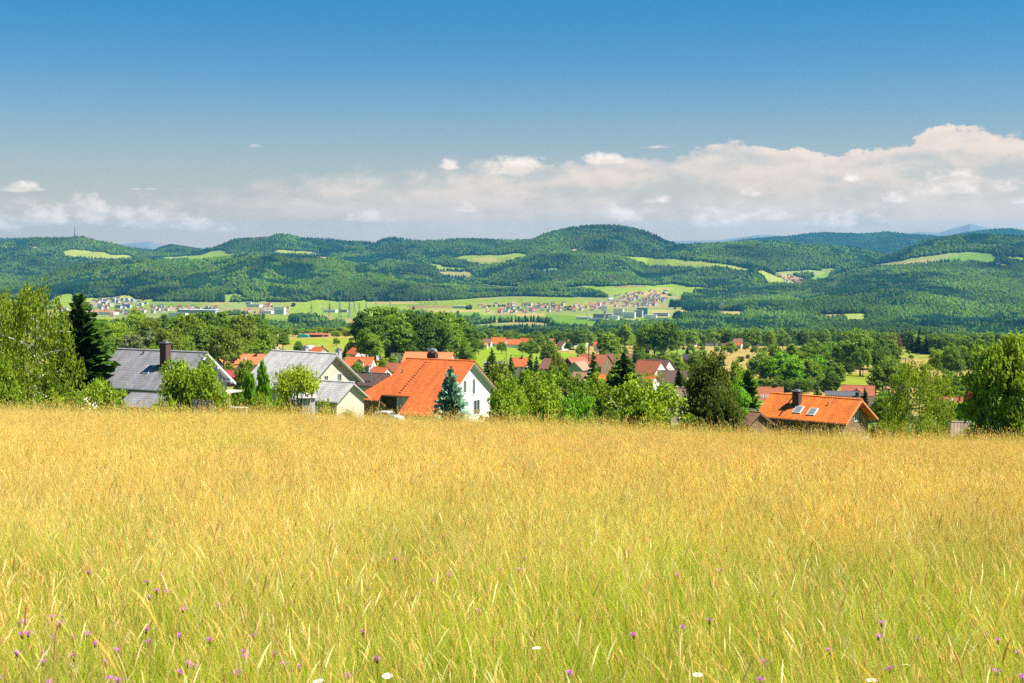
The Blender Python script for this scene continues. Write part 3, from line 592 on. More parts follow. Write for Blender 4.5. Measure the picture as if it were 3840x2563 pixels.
def hay_mat():
    m = bpy.data.materials.new('hay'); m.use_nodes = True; q = N(m.node_tree); q.n.clear()
    o_ = q.new('ShaderNodeOutputMaterial'); P = q.new('ShaderNodeNewGeometry').outputs['Position']
    vc = q.new('ShaderNodeAttribute', attribute_name='col').outputs[0]
    n1 = q.noise(P, .13, 3, .55); n2 = q.noise(P, .45, 3, .6)
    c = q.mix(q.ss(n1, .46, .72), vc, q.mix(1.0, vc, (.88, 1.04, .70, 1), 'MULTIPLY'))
    c = q.mix(q.ss(n2, .48, .74), c, q.mix(1.0, c, (1.0, .83, .72, 1), 'MULTIPLY'))
    n3 = q.noise(P, .06, 3, .5)
    c = q.mix(q.ss(n3, .50, .66), c, q.mix(1.0, c, (1.06, 1.02, 1.15, 1), 'MULTIPLY')); kd = q.ss(q.noise(P, .9, 2, .6), .3, .7, .80, 1.12); c = q.mix(1.0, c, q.xyz(kd, kd, kd), 'MULTIPLY')
    d = q.new('ShaderNodeBsdfDiffuse'); t = q.new('ShaderNodeBsdfTranslucent'); q.l.new(c, d.inputs[0]); q.l.new(c, t.inputs[0])
    mx = q.new('ShaderNodeMixShader'); mx.inputs[0].default_value = .5; q.l.new(d.outputs[0], mx.inputs[1]); q.l.new(t.outputs[0], mx.inputs[2])
    gl = q.new('ShaderNodeBsdfGlossy'); gl.inputs['Roughness'].default_value = .4
    mg = q.new('ShaderNodeMixShader'); mg.inputs[0].default_value = .006; q.l.new(mx.outputs[0], mg.inputs[1]); q.l.new(gl.outputs[0], mg.inputs[2])
    q.l.new(mg.outputs[0], o_.inputs[0]); return m
GRASS = hay_mat()
A3 = lambda *c: np.array(c)
def tuft(seed, thick, rad, ng, ns, nd, fl, tall=0, green=1.0, hs=1.0):
    b = GB(seed); r = b.r
    def base():
        a = r.uniform(0, 6.28); d = rad * math.sqrt(r.random()); return (d * math.cos(a), d * math.sin(a))
    for k in range(ng):
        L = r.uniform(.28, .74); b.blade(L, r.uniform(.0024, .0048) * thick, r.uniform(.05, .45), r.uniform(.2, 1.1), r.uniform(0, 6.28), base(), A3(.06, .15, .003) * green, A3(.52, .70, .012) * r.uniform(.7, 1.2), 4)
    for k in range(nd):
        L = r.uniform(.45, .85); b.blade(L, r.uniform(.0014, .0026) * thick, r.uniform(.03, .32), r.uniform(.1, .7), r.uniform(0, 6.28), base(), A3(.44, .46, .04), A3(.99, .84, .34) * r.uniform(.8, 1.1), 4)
    for k in range(ns):
        az = math.pi + r.normal(0, 1.3); kind = r.random()
        L = r.uniform(.58, .95) * (1 if r.random() > tall else r.uniform(1.15, 1.5) * (1.22 if tall == 1 else 1))
        ch = (A3(.99, .75, .25) if kind < .50 else A3(.96, .61, .22) if kind < .88 else A3(.98, .86, .44)) * r.uniform(.8, 1.1)
        if r.random() < .03: ch = A3(.42, .25, .09)
        fine = r.random() < .74 and tall < 1
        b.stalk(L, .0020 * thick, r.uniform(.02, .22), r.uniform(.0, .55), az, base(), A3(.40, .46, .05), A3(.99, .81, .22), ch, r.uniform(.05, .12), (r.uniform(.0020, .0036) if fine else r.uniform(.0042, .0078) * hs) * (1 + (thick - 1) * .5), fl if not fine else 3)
    return np.concatenate(b.V), (np.concatenate(b.F4) if b.F4 else np.zeros((0, 4), int)), (np.concatenate(b.F3) if b.F3 else np.zeros((0, 3), int)), np.concatenate(b.C)
def tile(seed, size, dens, tufts):
    """one square of meadow put together from tufts"""
    r = np.random.default_rng(seed); n = int(dens * size * size); V_, F4, F3, C_ = [], [], [], []; o = 0
    for k in range(n):
        v, f4, f3, c = tufts[r.integers(len(tufts))]; a = r.normal(0, .5); s_ = r.uniform(.8, 1.15)
        M = np.array(((math.cos(a), -math.sin(a), 0), (math.sin(a), math.cos(a), 0), (0, 0, 1)))
        p = (v * np.array((r.choice((-1, 1)) if r.random() < .3 else 1, 1, s_))) @ M.T + np.array((r.uniform(-.5, .5) * size, r.uniform(-.5, .5) * size, 0))
        V_.append(p); F4.append(f4 + o); F3.append(f3 + o); C_.append(c * r.uniform(.78, 1.16) * np.array((1, r.uniform(.93, 1.07), r.uniform(.8, 1.1)))); o += len(v)
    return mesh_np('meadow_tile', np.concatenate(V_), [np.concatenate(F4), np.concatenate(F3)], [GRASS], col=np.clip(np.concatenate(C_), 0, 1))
def mow():
    r = np.random.default_rng(77)
    green = [tuft(60 + s, 1.0, .15, 72, 6, 8, 9, .2, .9, .9) for s in range(8)]; near = [tuft(s, 1.0, .15, 38, 12, 20, 5, .08, 1.0, .6) for s in range(8)]; mid = [tuft(20 + s, 1.5, .24, 18, 17, 18, 3, .07, .9) for s in range(8)]; far = [tuft(40 + s, 2.6, .40, 10, 26, 24, 2, .07, .9) for s in range(6)]
    brink = [tuft(80 + s, 2.0, .30, 0, 5, 0, 6, 1.0, 1.0, 1.7) for s in range(8)]
    src = [tile(100 + k, 1.0, 62, near) for k in range(5)] + [tile(200 + k, 2.0, 22, mid) for k in range(4)] + [tile(300 + k, 4.0, 9, far) for k in range(3)] + [tile(400 + k, 1.0, 46, green + near[:1]) for k in range(4)] + [tile(500 + k, 4.0, 2.0, brink) for k in range(3)]
    P, RO, K, SX = [], [], [], []
    def zone(y0, y1, size, ks):
        y = y0 + size / 2
        while y < y1:
            hw = .49 * (y + size) + 6; nx = int(2 * hw / size) + 1
            for i in range(nx):
                x = (i - (nx - 1) / 2) * size; z = gz1(x, y); e = size * .5
                sy = (gz1(x, y + e) - gz1(x, y - e)) / size; sx = (gz1(x + e, y) - gz1(x - e, y)) / size
                P.append((x, y, z - .02)); RO.append((math.atan(sy), -math.atan(sx), 0)); K.append(r.choice(list(ks)) if not (size == 1 and r.random() < np.clip((14.5 - y) / 6, 0, 1)) else r.integers(12, 16)); m_ = 1.03; SX.append((m_, m_ * r.choice((-1, 1)), r.uniform(.9, 1.06)))
            y += size
    zone(1, 16, 1.0, range(0, 5)); zone(16, 44, 2.0, range(5, 9)); zone(44, 92, 4.0, range(9, 12))
    n0 = len(K); zone(60, 88, 4.0, range(16, 19))
    print('tiles', len(P))
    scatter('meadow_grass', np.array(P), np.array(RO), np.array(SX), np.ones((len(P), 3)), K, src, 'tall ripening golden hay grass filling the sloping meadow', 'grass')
mow()

# ------------------------------------------------------------------ trees: meshes of unit width and unit height, shared between alike trees
LEAF = leaf_mat('leaf', 'object', .40, (1.15, 1.1, .5), .5)
NEEDLE = leaf_mat('needle', 'object', .10, (1.1, 1.1, .6), .5)
BARK = mat('bark', (.085, .066, .048), .95, .35, 9, .1, bump=.6)
BIRCHBARK = mat('birch_bark', (.42, .40, .36), .9, .45, 6, .1, stretch=(1, 1, 5))
DEADWOOD = mat('dead_wood', (.30, .26, .21), .95, .2, 8, .1)
def unit(v): return v / np.maximum(1e-9, np.linalg.norm(v, axis=-1, keepdims=True))
def leaves(r, c, nrm, size, colr, aspect=.62):
    """diamond leaves at centres c facing nrm"""
    n = len(c); t = unit(np.cross(nrm, r.normal(size=(n, 3)))); b_ = np.cross(nrm, t)
    s_ = (size * r.uniform(.7, 1.35, n))[:, None]
    v = np.stack([c - t * s_ * .5, c + b_ * s_ * aspect * .5, c + t * s_ * .5, c - b_ * s_ * aspect * .5], 1).reshape(-1, 3)
    f = np.arange(n * 4).reshape(n, 4); col = np.repeat(colr, 4, 0)
    return v, f, col
def crown_mesh(seed, nclump=80, nleaf=45, leaf=.030, shape='round', gap=.0):
    r = np.random.default_rng(seed)
    z0, rz, rx, cz = {'round': (.04, .47, .5, .52), 'tall': (.10, .47, .5, .53), 'wide': (.22, .38, .5, .60), 'bush': (.0, .50, .5, .46), 'column': (.0, .5, .5, .49), 'open': (.30, .34, .5, .66), 'umbrella': (.5, .2, .5, .80)}[shape]
    d = unit(r.normal(size=(nclump, 3)))
    if shape in ('bush', 'column'): d[:, 2] = r.uniform(-.95, 1, nclump)
    else: d[:, 2] = np.where(d[:, 2] < -.55, -d[:, 2], d[:, 2])
    d = unit(d) if shape != 'column' else np.concatenate([unit(d[:, :2]) * np.sqrt(np.maximum(.02, 1 - np.abs(d[:, 2:]) ** 3)), d[:, 2:]], 1)
    lob = 1 + .30 * np.sin(d[:, 0] * 3.1 + seed) * np.cos(d[:, 1] * 2.7 + seed * 2) + .14 * r.normal(size=nclump)
    rad = r.uniform(.50, 1.0, nclump) ** .5 * lob
    cr = (.15 if shape != 'column' else .12) * r.uniform(.65, 1.35, nclump) * (80 / nclump) ** .33
    C = np.stack([d[:, 0] * (rx - .10) * rad, d[:, 1] * (rx - .10) * rad, cz + d[:, 2] * (rz - .09) * rad], -1)
    C[:, 2] = np.maximum(C[:, 2], z0 * .9 + .04)
    hue = r.uniform(.80, 1.18, nclump)
    keep = r.random(nclump) >= gap; C, cr, hue = C[keep], cr[keep], hue[keep]
    m = len(C); k = np.repeat(np.arange(m), nleaf)
    o = unit(r.normal(size=(len(k), 3))); o[:, 2] = np.where(o[:, 2] < -.3, -o[:, 2] * .7, o[:, 2])
    p = C[k] + o * (cr[k] * r.uniform(.55, 1.05, len(k)))[:, None] * np.array((1, 1, .72))
    nr = unit(o * .8 + r.normal(size=o.shape) * .55 + np.array((0, 0, .35)))
    cl = (hue[k] * r.uniform(.78, 1.22, len(k)))[:, None] * (1 + r.uniform(-.14, .14, (len(k), 1)) * np.array((1.4, .2, -.5)))
    A = leaves(r, p, nr, leaf, cl)
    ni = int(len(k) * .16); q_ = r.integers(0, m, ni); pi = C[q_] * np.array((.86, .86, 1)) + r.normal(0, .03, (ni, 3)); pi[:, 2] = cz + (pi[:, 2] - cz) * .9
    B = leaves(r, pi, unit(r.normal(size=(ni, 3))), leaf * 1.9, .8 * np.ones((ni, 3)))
    return (np.concatenate([A[0], B[0]]), np.concatenate([A[1], B[1] + len(A[0])]), np.concatenate([A[2], B[2]])), C
def birch_mesh(seed, n=190, nleaf=34, leaf=.040, spread=1.0):
    r = np.random.default_rng(seed)
    z = r.uniform(.16, .99, n); prof = np.interp(z, [0, .15, .35, .6, .85, 1], [.25, .45, .52, .50, .40, .14]) * spread
    a = r.uniform(0, 6.28, n); q = np.sqrt(r.uniform(.12, 1, n)) * prof * (1 + .25 * np.sin(a * 3 + seed))
    C = np.stack([q * np.cos(a), q * np.sin(a), z], -1); k = np.repeat(np.arange(n), nleaf); t = r.random(len(k))
    ln = r.uniform(.06, .16, n)
    p = C[k] + r.normal(0, .026, (len(k), 3)) * np.array((1, 1, .7)); p[:, 2] -= t * ln[k]; p[:, :2] *= (1 + .18 * t * .3)[:, None]
    nr = unit(r.normal(size=(len(k), 3)) + np.array((0, 0, .25)))
    cl = (r.uniform(.8, 1.2, n)[k] * r.uniform(.75, 1.25, len(k)))[:, None] * np.ones(3)
    return leaves(r, p, nr, leaf, cl, .7), C
def conifer_mesh(seed, whorls=20, per=9, seg=7, droop=.25, power=.85, fat=1.0, ragged=.2, tip=1.25):
    r = np.random.default_rng(seed); V_, C_ = [], []
    for k in range(whorls):
        z = .05 + .92 * (k / (whorls - 1)) ** .95; R0 = .5 * (1 - z) ** power + .012
        n = max(4, int(per * (.6 + .5 * (1 - z))))
        for j in range(n):
            a = 2 * math.pi * (j + r.random() * .8) / n + k * 1.3; R1 = R0 * r.uniform(1 - ragged, 1 + ragged * .6)
            zj = z + r.uniform(-.5, .5) * .92 / whorls * 1.3
            for i in range(seg):
                t = (i + .4) / seg; x = R1 * t; dz = -droop * R1 * t ** 1.5 * .5 + .06 * R1 * t ** 4
                for side in (-1, 1):
                    sp = fat * R1 * .30 * (1.05 - .7 * t); b0 = np.array((x, 0, zj + dz)); b1 = np.array((x + R1 * .16, side * sp, zj + dz - droop * .10 * R1 - r.random() * .03 * R1 + .01 * r.normal()))
                    w_ = R1 * .13 * fat * r.uniform(.8, 1.4)
                    q = np.array([b0 - (w_, 0, 0), b0 + (w_, 0, .012), b1 + (w_ * .6, 0, .004), b1 - (w_ * .4, 0, .008)])
                    ca, sa = math.cos(a), math.sin(a); M = np.array(((ca, -sa, 0), (sa, ca, 0), (0, 0, 1)))
                    V_.append(q @ M.T); s_ = r.uniform(.75, 1.15)
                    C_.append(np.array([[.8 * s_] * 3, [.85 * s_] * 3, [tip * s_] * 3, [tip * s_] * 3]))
    n = len(V_); return (np.concatenate(V_), np.arange(n * 4).reshape(n, 4), np.concatenate(C_))
def trunk_mesh(seed, C, top=.55, rad=.030, limbs=10, m=BARK, lean=.0, split=.3):
    r = np.random.default_rng(seed); b = MB()
    p = [Vector((lean * t ** 1.5 + r.normal(0, .008), r.normal(0, .008), top * t - .01)) for t in np.linspace(0, 1, 7)]
    b.tube(p, [rad * (1.25 if i == 0 else 1 - .10 * i) for i in range(7)], 7)
    if C is not None and len(C):
        for c in C[r.choice(len(C), min(limbs, len(C)), replace=False)]:
            t = np.clip(split + (c[2] - .4) * .5 + r.normal(0, .06), .15, .97) * top; s_ = Vector((lean * (t / top) ** 1.5, 0, t)); e = Vector(c)
            md = s_.lerp(e, .5) + Vector((r.normal(0, .03), r.normal(0, .03), .02))
            b.tube([s_, s_.lerp(md, .6), md, md.lerp(e, .6), e], [rad * f for f in (.48, .38, .28, .18, .07)], 5)
    return b.mesh('trunk', m, True)
TREEMESH = {}
def tree_parts(kind, v):
    key = (kind, v)
    if key in TREEMESH: return TREEMESH[key]
    sd = 1000 + v * 37 + sum(map(ord, kind))
    cm, tmesh = None, None
    P = {'round': ('round', 120, 52, .056), 'roundfine': ('round', 210, 62, .036), 'tall': ('tall', 120, 52, .054), 'wide': ('wide', 110, 50, .050), 'widefine': ('wide', 190, 60, .033), 'bush': ('bush', 100, 50, .056), 'bushfine': ('bush', 200, 60, .036),
         'column': ('column', 160, 50, .060), 'open': ('open', 90, 50, .04), 'umbrella': ('umbrella', 80, 50, .030), 'maple': ('round', 130, 130, .034), 'small': ('round', 46, 36, .10), 'loose': ('tall', 240, 60, .030)}
    if kind in P:
        sh, nc_, nl, lf = P[kind]; (vv_, ff, cc), C = crown_mesh(sd, nc_, nl, lf, sh, .12 if kind in ('open', 'umbrella', 'widefine') else 0)
        cm = mesh_np('crown', vv_, ff, [LEAF], col=cc); tmesh = trunk_mesh(sd, C, .62 if sh != 'bush' else .3, .026 if kind not in ('bush', 'small') else .018, 8 if kind != 'umbrella' else 20, lean=.10 if kind == 'umbrella' else 0)
    elif kind == 'birch':
        (vv_, ff, cc), C = birch_mesh(sd); cm = mesh_np('crown', vv_, ff, [LEAF], col=cc); tmesh = trunk_mesh(sd, C, .93, .016, 16, BIRCHBARK, .05, .5)
    elif kind == 'birchfine':
        (vv_, ff, cc), C = birch_mesh(sd, 460, 36, .024); cm = mesh_np('crown', vv_, ff, [LEAF], col=cc); tmesh = trunk_mesh(sd, C, .95, .014, 26, BIRCHBARK, .06, .5)
    else:
        a = {'spruce': dict(whorls=24, per=10, seg=5, fat=1.2, ragged=.3), 'fir': dict(whorls=30, per=11, seg=8, droop=.16, power=.72, fat=1.3, ragged=.38, tip=1.5), 'bluespruce': dict(whorls=30, per=12, seg=8, droop=.12, power=.85, fat=1.1, ragged=.22, tip=1.25),
             'pine': dict(whorls=30, per=13, seg=8, droop=-.22, power=.52, fat=1.5, ragged=.5, tip=1.5), 'deadspruce': dict(whorls=14, per=7, seg=4, droop=.5, power=.7, fat=.6)}[kind]
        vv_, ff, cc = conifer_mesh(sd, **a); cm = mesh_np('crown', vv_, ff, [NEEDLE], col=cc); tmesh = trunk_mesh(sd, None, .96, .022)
    TREEMESH[key] = (cm, tmesh); return TREEMESH[key]
NAMES = {'birch': 'birch_tree', 'birchfine': 'birch_tree', 'spruce': 'spruce_tree', 'fir': 'fir_tree', 'bluespruce': 'blue_spruce', 'pine': 'pine_tree', 'deadspruce': 'dead_spruce', 'bush': 'bush', 'bushfine': 'bush', 'column': 'columnar_thuja', 'open': 'fruit_tree', 'umbrella': 'fruit_tree', 'widefine': 'fruit_tree', 'maple': 'maple_tree', 'small': 'small_tree', 'loose': 'pine_tree', 'tall': 'poplar_tree'}
CATS = {'bush': 'bush', 'bushfine': 'bush', 'column': 'shrub'}
TR = np.random.default_rng(3)
HUES = {'lime': (.31, .385, .022), 'light': (.23, .335, .020), 'mid': (.165, .265, .018), 'dark': (.092, .165, .014), 'deep': (.030, .066, .014), 'olive': (.18, .24, .02), 'grey': (.18, .225, .09), 'blue': (.21, .36, .26), 'yellow': (.60, .47, .02), 'red': (.42, .04, .04), 'rust': (.22, .12, .06), 'bright': (.17, .36, .016), 'fir': (.050, .105, .014), 'birch': (.22, .285, .020), 'pine': (.10, .125, .016)}
def plant(kind, xs, ytop, wpx, Y, hue, label, group=None, v=0, name=None, base=None):
    if Y >= 335:      # keep natural proportions: stand the tree where the ground meets its foot
        lim = {'tall': 1.7, 'birch': 2.0, 'spruce': 2.1, 'fir': 2.1, 'bluespruce': 2.0, 'deadspruce': 2.6, 'bush': .9, 'column': 4}.get(kind, 1.25) * wpx + 2
        Yn = Y
        while Yn < Y * 1.9 and Yn < 1950:
            g_ = on_ground(xs, Yn)
            if H0 - (g_.z - EYE) * F / Yn <= ytop + lim: break
            Yn *= 1.015
        Y = Yn
    c = on_ground(xs, Y) if base is None else base
    H = EYE + (H0 - ytop) * Y / F - c.z; Wd = wpx * Y / F
    if kind in ('spruce', 'fir', 'bluespruce', 'deadspruce'): Wd *= 1.38
    cm, tm_ = tree_parts(kind, v)
    rz = float(TR.uniform(0, 6.28)) if kind != 'umbrella' else .2
    o = empty(name or NAMES.get(kind, 'broadleaf_tree'), c - Vector((0, 0, .15)), rz, label, CATS.get(kind, 'tree'), group)
    o.scale = (Wd * 1.06, Wd * 1.06, H + .15)
    a = link('crown', cm, o); h = HUES[hue]; k = TR.uniform(.88, 1.12); a.color = (h[0] * k, h[1] * k, h[2] * k, 1)
    link('trunk', tm_, o)
    return o

# front row, along the foot of the meadow and round the nearest houses
plant('birchfine', 125, 1058, 270, 150, 'birch', 'tall drooping birch with white limbs left of the dark fir')
plant('birchfine', 0, 1078, 190, 158, 'birch', 'tall birch cut by the left edge of the picture', v=1)
plant('bushfine', 10, 1300, 150, 122, 'light', 'bright green leafy tree standing low at the left edge', name='broadleaf_tree')
plant('fir', 298, 1100, 300, 178, 'fir', 'dark fir with tufted tiers between birch and grey slate-coloured roof')
plant('bushfine', 200, 1432, 170, 128, 'lime', 'yellow-green bush below the birch at the meadow edge', v=1)
plant('bushfine', 120, 1470, 130, 120, 'light', 'green bush below the tall birch, left of the yellow-green one', v=2)
plant('widefine', 385, 1400, 200, 124, 'light', 'slim elder tree in front of the left end of the grey roof')
plant('bushfine', 330, 1478, 110, 118, 'light', 'low elder bush dotted with white blossom left of the grey annex roof', v=3)
plant('bushfine', 268, 1450, 90, 122, 'light', 'green bush between the yellow-green bush and the elder', v=0)
plant('widefine', 720, 1325, 250, 132, 'light', 'broad apple tree in front of the grey house with blue gable', v=1)
plant('bushfine', 610, 1455, 110, 124, 'light', 'leafy low boughs left of the broad apple tree', v=1)
plant('bushfine', 830, 1495, 90, 128, 'mid', 'shrub beside the white post right of the apple tree', v=2)
plant('column', 933, 1372, 44, 182, 'bright', 'shorter of the two columnar thujas beside the pale tiled roof')
plant('column', 988, 1340, 60, 180, 'bright', 'taller of the two columnar thujas beside the pale tiled roof', v=1)
plant('round', 915, 1358, 92, 205, 'olive', 'olive green tree behind the shorter columnar thuja', v=1)
plant('bushfine', 880, 1470, 110, 170, 'mid', 'bush below the shorter thuja', v=3)
plant('bushfine', 985, 1455, 150, 138, 'light', 'round shrub in front of the thujas', v=0)
plant('bushfine', 1070, 1440, 130, 136, 'light', 'round shrub left of the stone pavilion', v=1)
plant('bushfine', 1010, 1500, 170, 124, 'mid', 'low shrub at the meadow edge left of the pavilion', v=2)
plant('umbrella', 1112, 1372, 200, 118, 'lime', 'old crooked fruit tree with sparse crown before the pavilion')
plant('bushfine', 1225, 1482, 70, 140, 'lime', 'small bush between pavilion and cream gable', v=3)
plant('bushfine', 1310, 1525, 100, 150, 'mid', 'low shrub before the cream wall of the small annex', v=0)
plant('bluespruce', 1690, 1372, 165, 160, 'blue', 'blue spruce in front of the orange-roofed white house')
plant('widefine', 1900, 1432, 180, 142, 'light', 'spreading fruit tree right of the white gable', v=2)
plant('widefine', 2015, 1405, 220, 146, 'light', 'larger spreading fruit tree, second right of the white gable', v=3)
plant('bushfine', 1830, 1535, 120, 130, 'mid', 'low bush against the white gable wall', v=1)
plant('bushfine', 1970, 1520, 200, 128, 'mid', 'low bush under the spreading fruit trees', v=2)
plant('bushfine', 2165, 1450, 170, 140, 'bright', 'dense vivid green bush between the fruit trees')
plant('widefine', 2390, 1415, 320, 134, 'light', 'old fruit tree with bare dead branches left of the dark pine', v=4)
plant('bushfine', 2440, 1500, 160, 126, 'lime', 'light green bush at the foot of the dark pine', v=3)
plant('bushfine', 2290, 1520, 130, 126, 'mid', 'dark low bush under the old fruit tree', v=0)
plant('loose', 2655, 1345, 240, 148, 'pine', 'large loose dark pine left of the orange roof with skylights')
plant('loose', 2725, 1450, 170, 142, 'pine', 'shorter dark pine leaning against the large pine', v=1)
plant('bushfine', 2600, 1540, 160, 130, 'dark', 'dark low evergreen boughs under the large pine', v=2)
plant('roundfine', 2768, 1438, 120, 185, 'bright', 'round bright green tree right behind the large pine')
plant('pine', 2805, 1385, 100, 235, 'dark', 'dark upright conifer behind the round bright green tree', v=2)
plant('birchfine', 3440, 1355, 240, 156, 'birch', 'large olive green birch right of the orange roof with skylights', v=2)
plant('maple', 3765, 1262, 300, 134, 'light', 'big sunlit maple at the right edge of the meadow')
plant('bushfine', 3345, 1545, 110, 150, 'light', 'light bush beside the wooden gable', v=1)
plant('bushfine', 3300, 1570, 90, 156, 'mid', 'small bush under the eave of the wooden gable', v=2)
plant('bushfine', 3560, 1545, 130, 165, 'mid', 'bush between the birch and the low brown tiled roof', v=3)
plant('bushfine', 3480, 1560, 120, 140, 'light', 'bush at the foot of the olive green birch', v=0)
plant('bushfine', 3660, 1560, 140, 140, 'mid', 'low foliage under the big maple', v=1)
plant('roundfine', 3330, 1490, 110, 200, 'mid', 'round dark tree behind the wooden gable', v=1)
# second row, gardens of the village
V2 = [('round', 1890, 1372, 130, 255, 'olive', 'olive tree behind the white gable'), ('round', 1960, 1392, 110, 250, 'mid', 'round tree behind the spreading fruit trees'), ('spruce', 1845, 1308, 78, 340, 'dark', 'dark spruce right of the orange roof ridge'), ('spruce', 1916, 1332, 46, 350, 'dark', 'dark spruce left of the small orange roof'), ('spruce', 1988, 1326, 52, 360, 'dark', 'dark spruce right of the small orange roof'), ('spruce', 2012, 1334, 44, 350, 'dark', 'slim spruce beside a taller one right of the small orange roof'),
 ('birch', 2085, 1318, 72, 300, 'olive', 'olive birch before the brown roofs'), ('round', 2062, 1282, 80, 520, 'olive', 'roundish tree standing in the light green meadow'), ('round', 2125, 1378, 92, 270, 'mid', 'round tree left of the turquoise gable'), ('spruce', 2225, 1318, 92, 330, 'dark', 'broad dark spruce right of the turquoise gable'), ('fir', 2340, 1322, 150, 225, 'fir', 'big dark fir behind the old fruit tree'), ('round', 2240, 1405, 120, 230, 'light', 'light green tree below the broad dark spruce'), ('round', 2185, 1420, 90, 215, 'mid', 'tree before the pinkish brown roof'),
 ('round', 2040, 1395, 100, 230, 'mid', 'leafy tree left of the pinkish brown roof'), ('spruce', 2588, 1322, 36, 520, 'deep', 'narrow dark spruce among the brown roofs'), ('spruce', 2672, 1320, 66, 480, 'dark', 'broad grey-green conifer left of the wooden pole'), ('spruce', 2702, 1314, 30, 600, 'deep', 'small pointed spruce just left of the wooden pole'), ('round', 2625, 1316, 90, 470, 'mid', 'dark garden tree between the conifers'), ('round', 2545, 1345, 80, 430, 'mid', 'garden tree right of the white house with dark shutters'), ('round', 2500, 1335, 60, 500, 'light', 'bright tree behind the grey-brown roof'),
 ('birch', 2555, 1395, 60, 300, 'olive', 'birch before the dark brown roofs'), ('fir', 2545, 1385, 60, 290, 'deep', 'dark slender fir before the brown roofs'), ('round', 2640, 1375, 110, 250, 'olive', 'olive tree rising behind the large pine'), ('round', 2770, 1360, 90, 320, 'light', 'loose light tree left of the row of round field trees'), ('round', 2725, 1410, 80, 280, 'light', 'light tree behind the bright round one'),
 ('spruce', 3000, 1455, 60, 330, 'mid', 'garden conifer behind the ridge of the orange roof with skylights'), ('spruce', 3066, 1438, 66, 330, 'grey', 'greyish conifer in the garden behind the orange roof with skylights'), ('bluespruce', 2915, 1455, 30, 340, 'blue', 'small blue spruce before the brown house with skylights'), ('bluespruce', 2895, 1465, 22, 335, 'blue', 'smallest blue spruce before the brown house'), ('round', 3130, 1362, 74, 470, 'mid', 'pointed leafy tree left of the lone meadow tree'), ('round', 3115, 1400, 80, 430, 'dark', 'dark tree before the pointed leafy one'), ('spruce', 3243, 1453, 36, 310, 'deep', 'dark spruce before the red-brown house with cream gable'),
 ('round', 3310, 1352, 120, 420, 'mid', 'leafy tree left of the wooden pylon pole'), ('round', 3355, 1350, 100, 400, 'mid', 'leafy tree beside the wooden pylon pole'), ('round', 3285, 1415, 60, 380, 'light', 'small tree right of the red-brown house'), ('round', 3330, 1475, 110, 280, 'bright', 'bright tree below the brown roof edge'), ('spruce', 3390, 1440, 60, 300, 'grey', 'grey-green conifer beside the olive birch'), ('round', 3310, 1490, 90, 230, 'mid', 'dark garden tree behind the wooden gable ridge'),
 ('tall', 3515, 1305, 74, 640, 'light', 'tall light tree in the hedge beyond the olive birch'), ('tall', 3572, 1308, 84, 620, 'mid', 'tall tree in the hedge beyond the brown-roofed house'), ('round', 3545, 1400, 110, 420, 'mid', 'round garden tree above the brown-roofed white house'), ('round', 3610, 1408, 110, 380, 'mid', 'garden tree behind the brown-roofed white house'), ('spruce', 3688, 1370, 70, 320, 'deep', 'dark spruce left of the big maple'), ('round', 3590, 1455, 120, 330, 'mid', 'dark bushy tree behind the brown roof with white walls'), ('round', 3640, 1470, 50, 300, 'red', 'deep red maple beside the brown-roofed white house'),
 ('round', 3600, 1510, 100, 250, 'bright', 'bright shrub before the white house with brown roof'), ('round', 3530, 1500, 90, 240, 'mid', 'dark shrub left of the white house with brown roof'), ('round', 1750, 1290, 70, 400, 'mid', 'leafy tree at the right end of the orange roof ridge'), ('round', 1470, 1335, 40, 480, 'light', 'small bright tree before the white cube house'), ('round', 1440, 1345, 44, 470, 'lime', 'yellow-green shrub left of the white cube house'), ('round', 1335, 1362, 60, 420, 'mid', 'tree before the orange roof in the hollow'), ('round', 1300, 1335, 50, 480, 'light', 'tree right of the pale tiled ridge'),
 ('round', 1462, 1300, 48, 600, 'light', 'light tree under the dark beech clump'), ('round', 1395, 1268, 60, 740, 'mid', 'small tree left of the grey hipped roof'), ('spruce', 1296, 1295, 24, 640, 'deep', 'small dark conifer at the meadow edge'), ('round', 1322, 1280, 50, 680, 'light', 'orchard tree near the grey hipped roof'), ('round', 1262, 1268, 26, 900, 'light', 'lone little tree in the green field'), ('round', 1060, 1250, 52, 700, 'mid', 'dark round tree at the corner of the left field'), ('round', 1118, 1282, 42, 640, 'mid', 'small round tree near the dark red house'), ('round', 1078, 1228, 40, 1350, 'light', 'round tree left of the green tunnel tent'),
 ('bush', 1165 + 95, 1240, 42, 1400, 'light', 'round bush right of the red barn'), ('bush', 1305, 1232, 40, 1400, 'lime', 'yellow-green bush beside the beech clump'), ('round', 860, 1362, 60, 420, 'olive', 'olive tree before the house with two dormers'), ('yellow', 0, 0, 0, 0, '', ''), ('round', 850, 1325, 34, 620, 'yellow', 'yellow-leaved shrub by the orange roofs'), ('round', 880, 1318, 40, 640, 'mid', 'tree between the orange roofs'), ('round', 2272, 1340, 40, 430, 'yellow', 'small yellow-leaved tree before the brown roofs'), ('spruce', 2380, 1325, 50, 420, 'deep', 'dark conifer left of the white house with shutters'), ('round', 2320, 1350, 90, 330, 'light', 'light tree behind the big dark fir')]
for i, (k, xs, yt, wp, Y, hu, lb) in enumerate(V2):
    if Y: plant(k, xs, yt, wp, Y, hu, lb, v=i % 4)
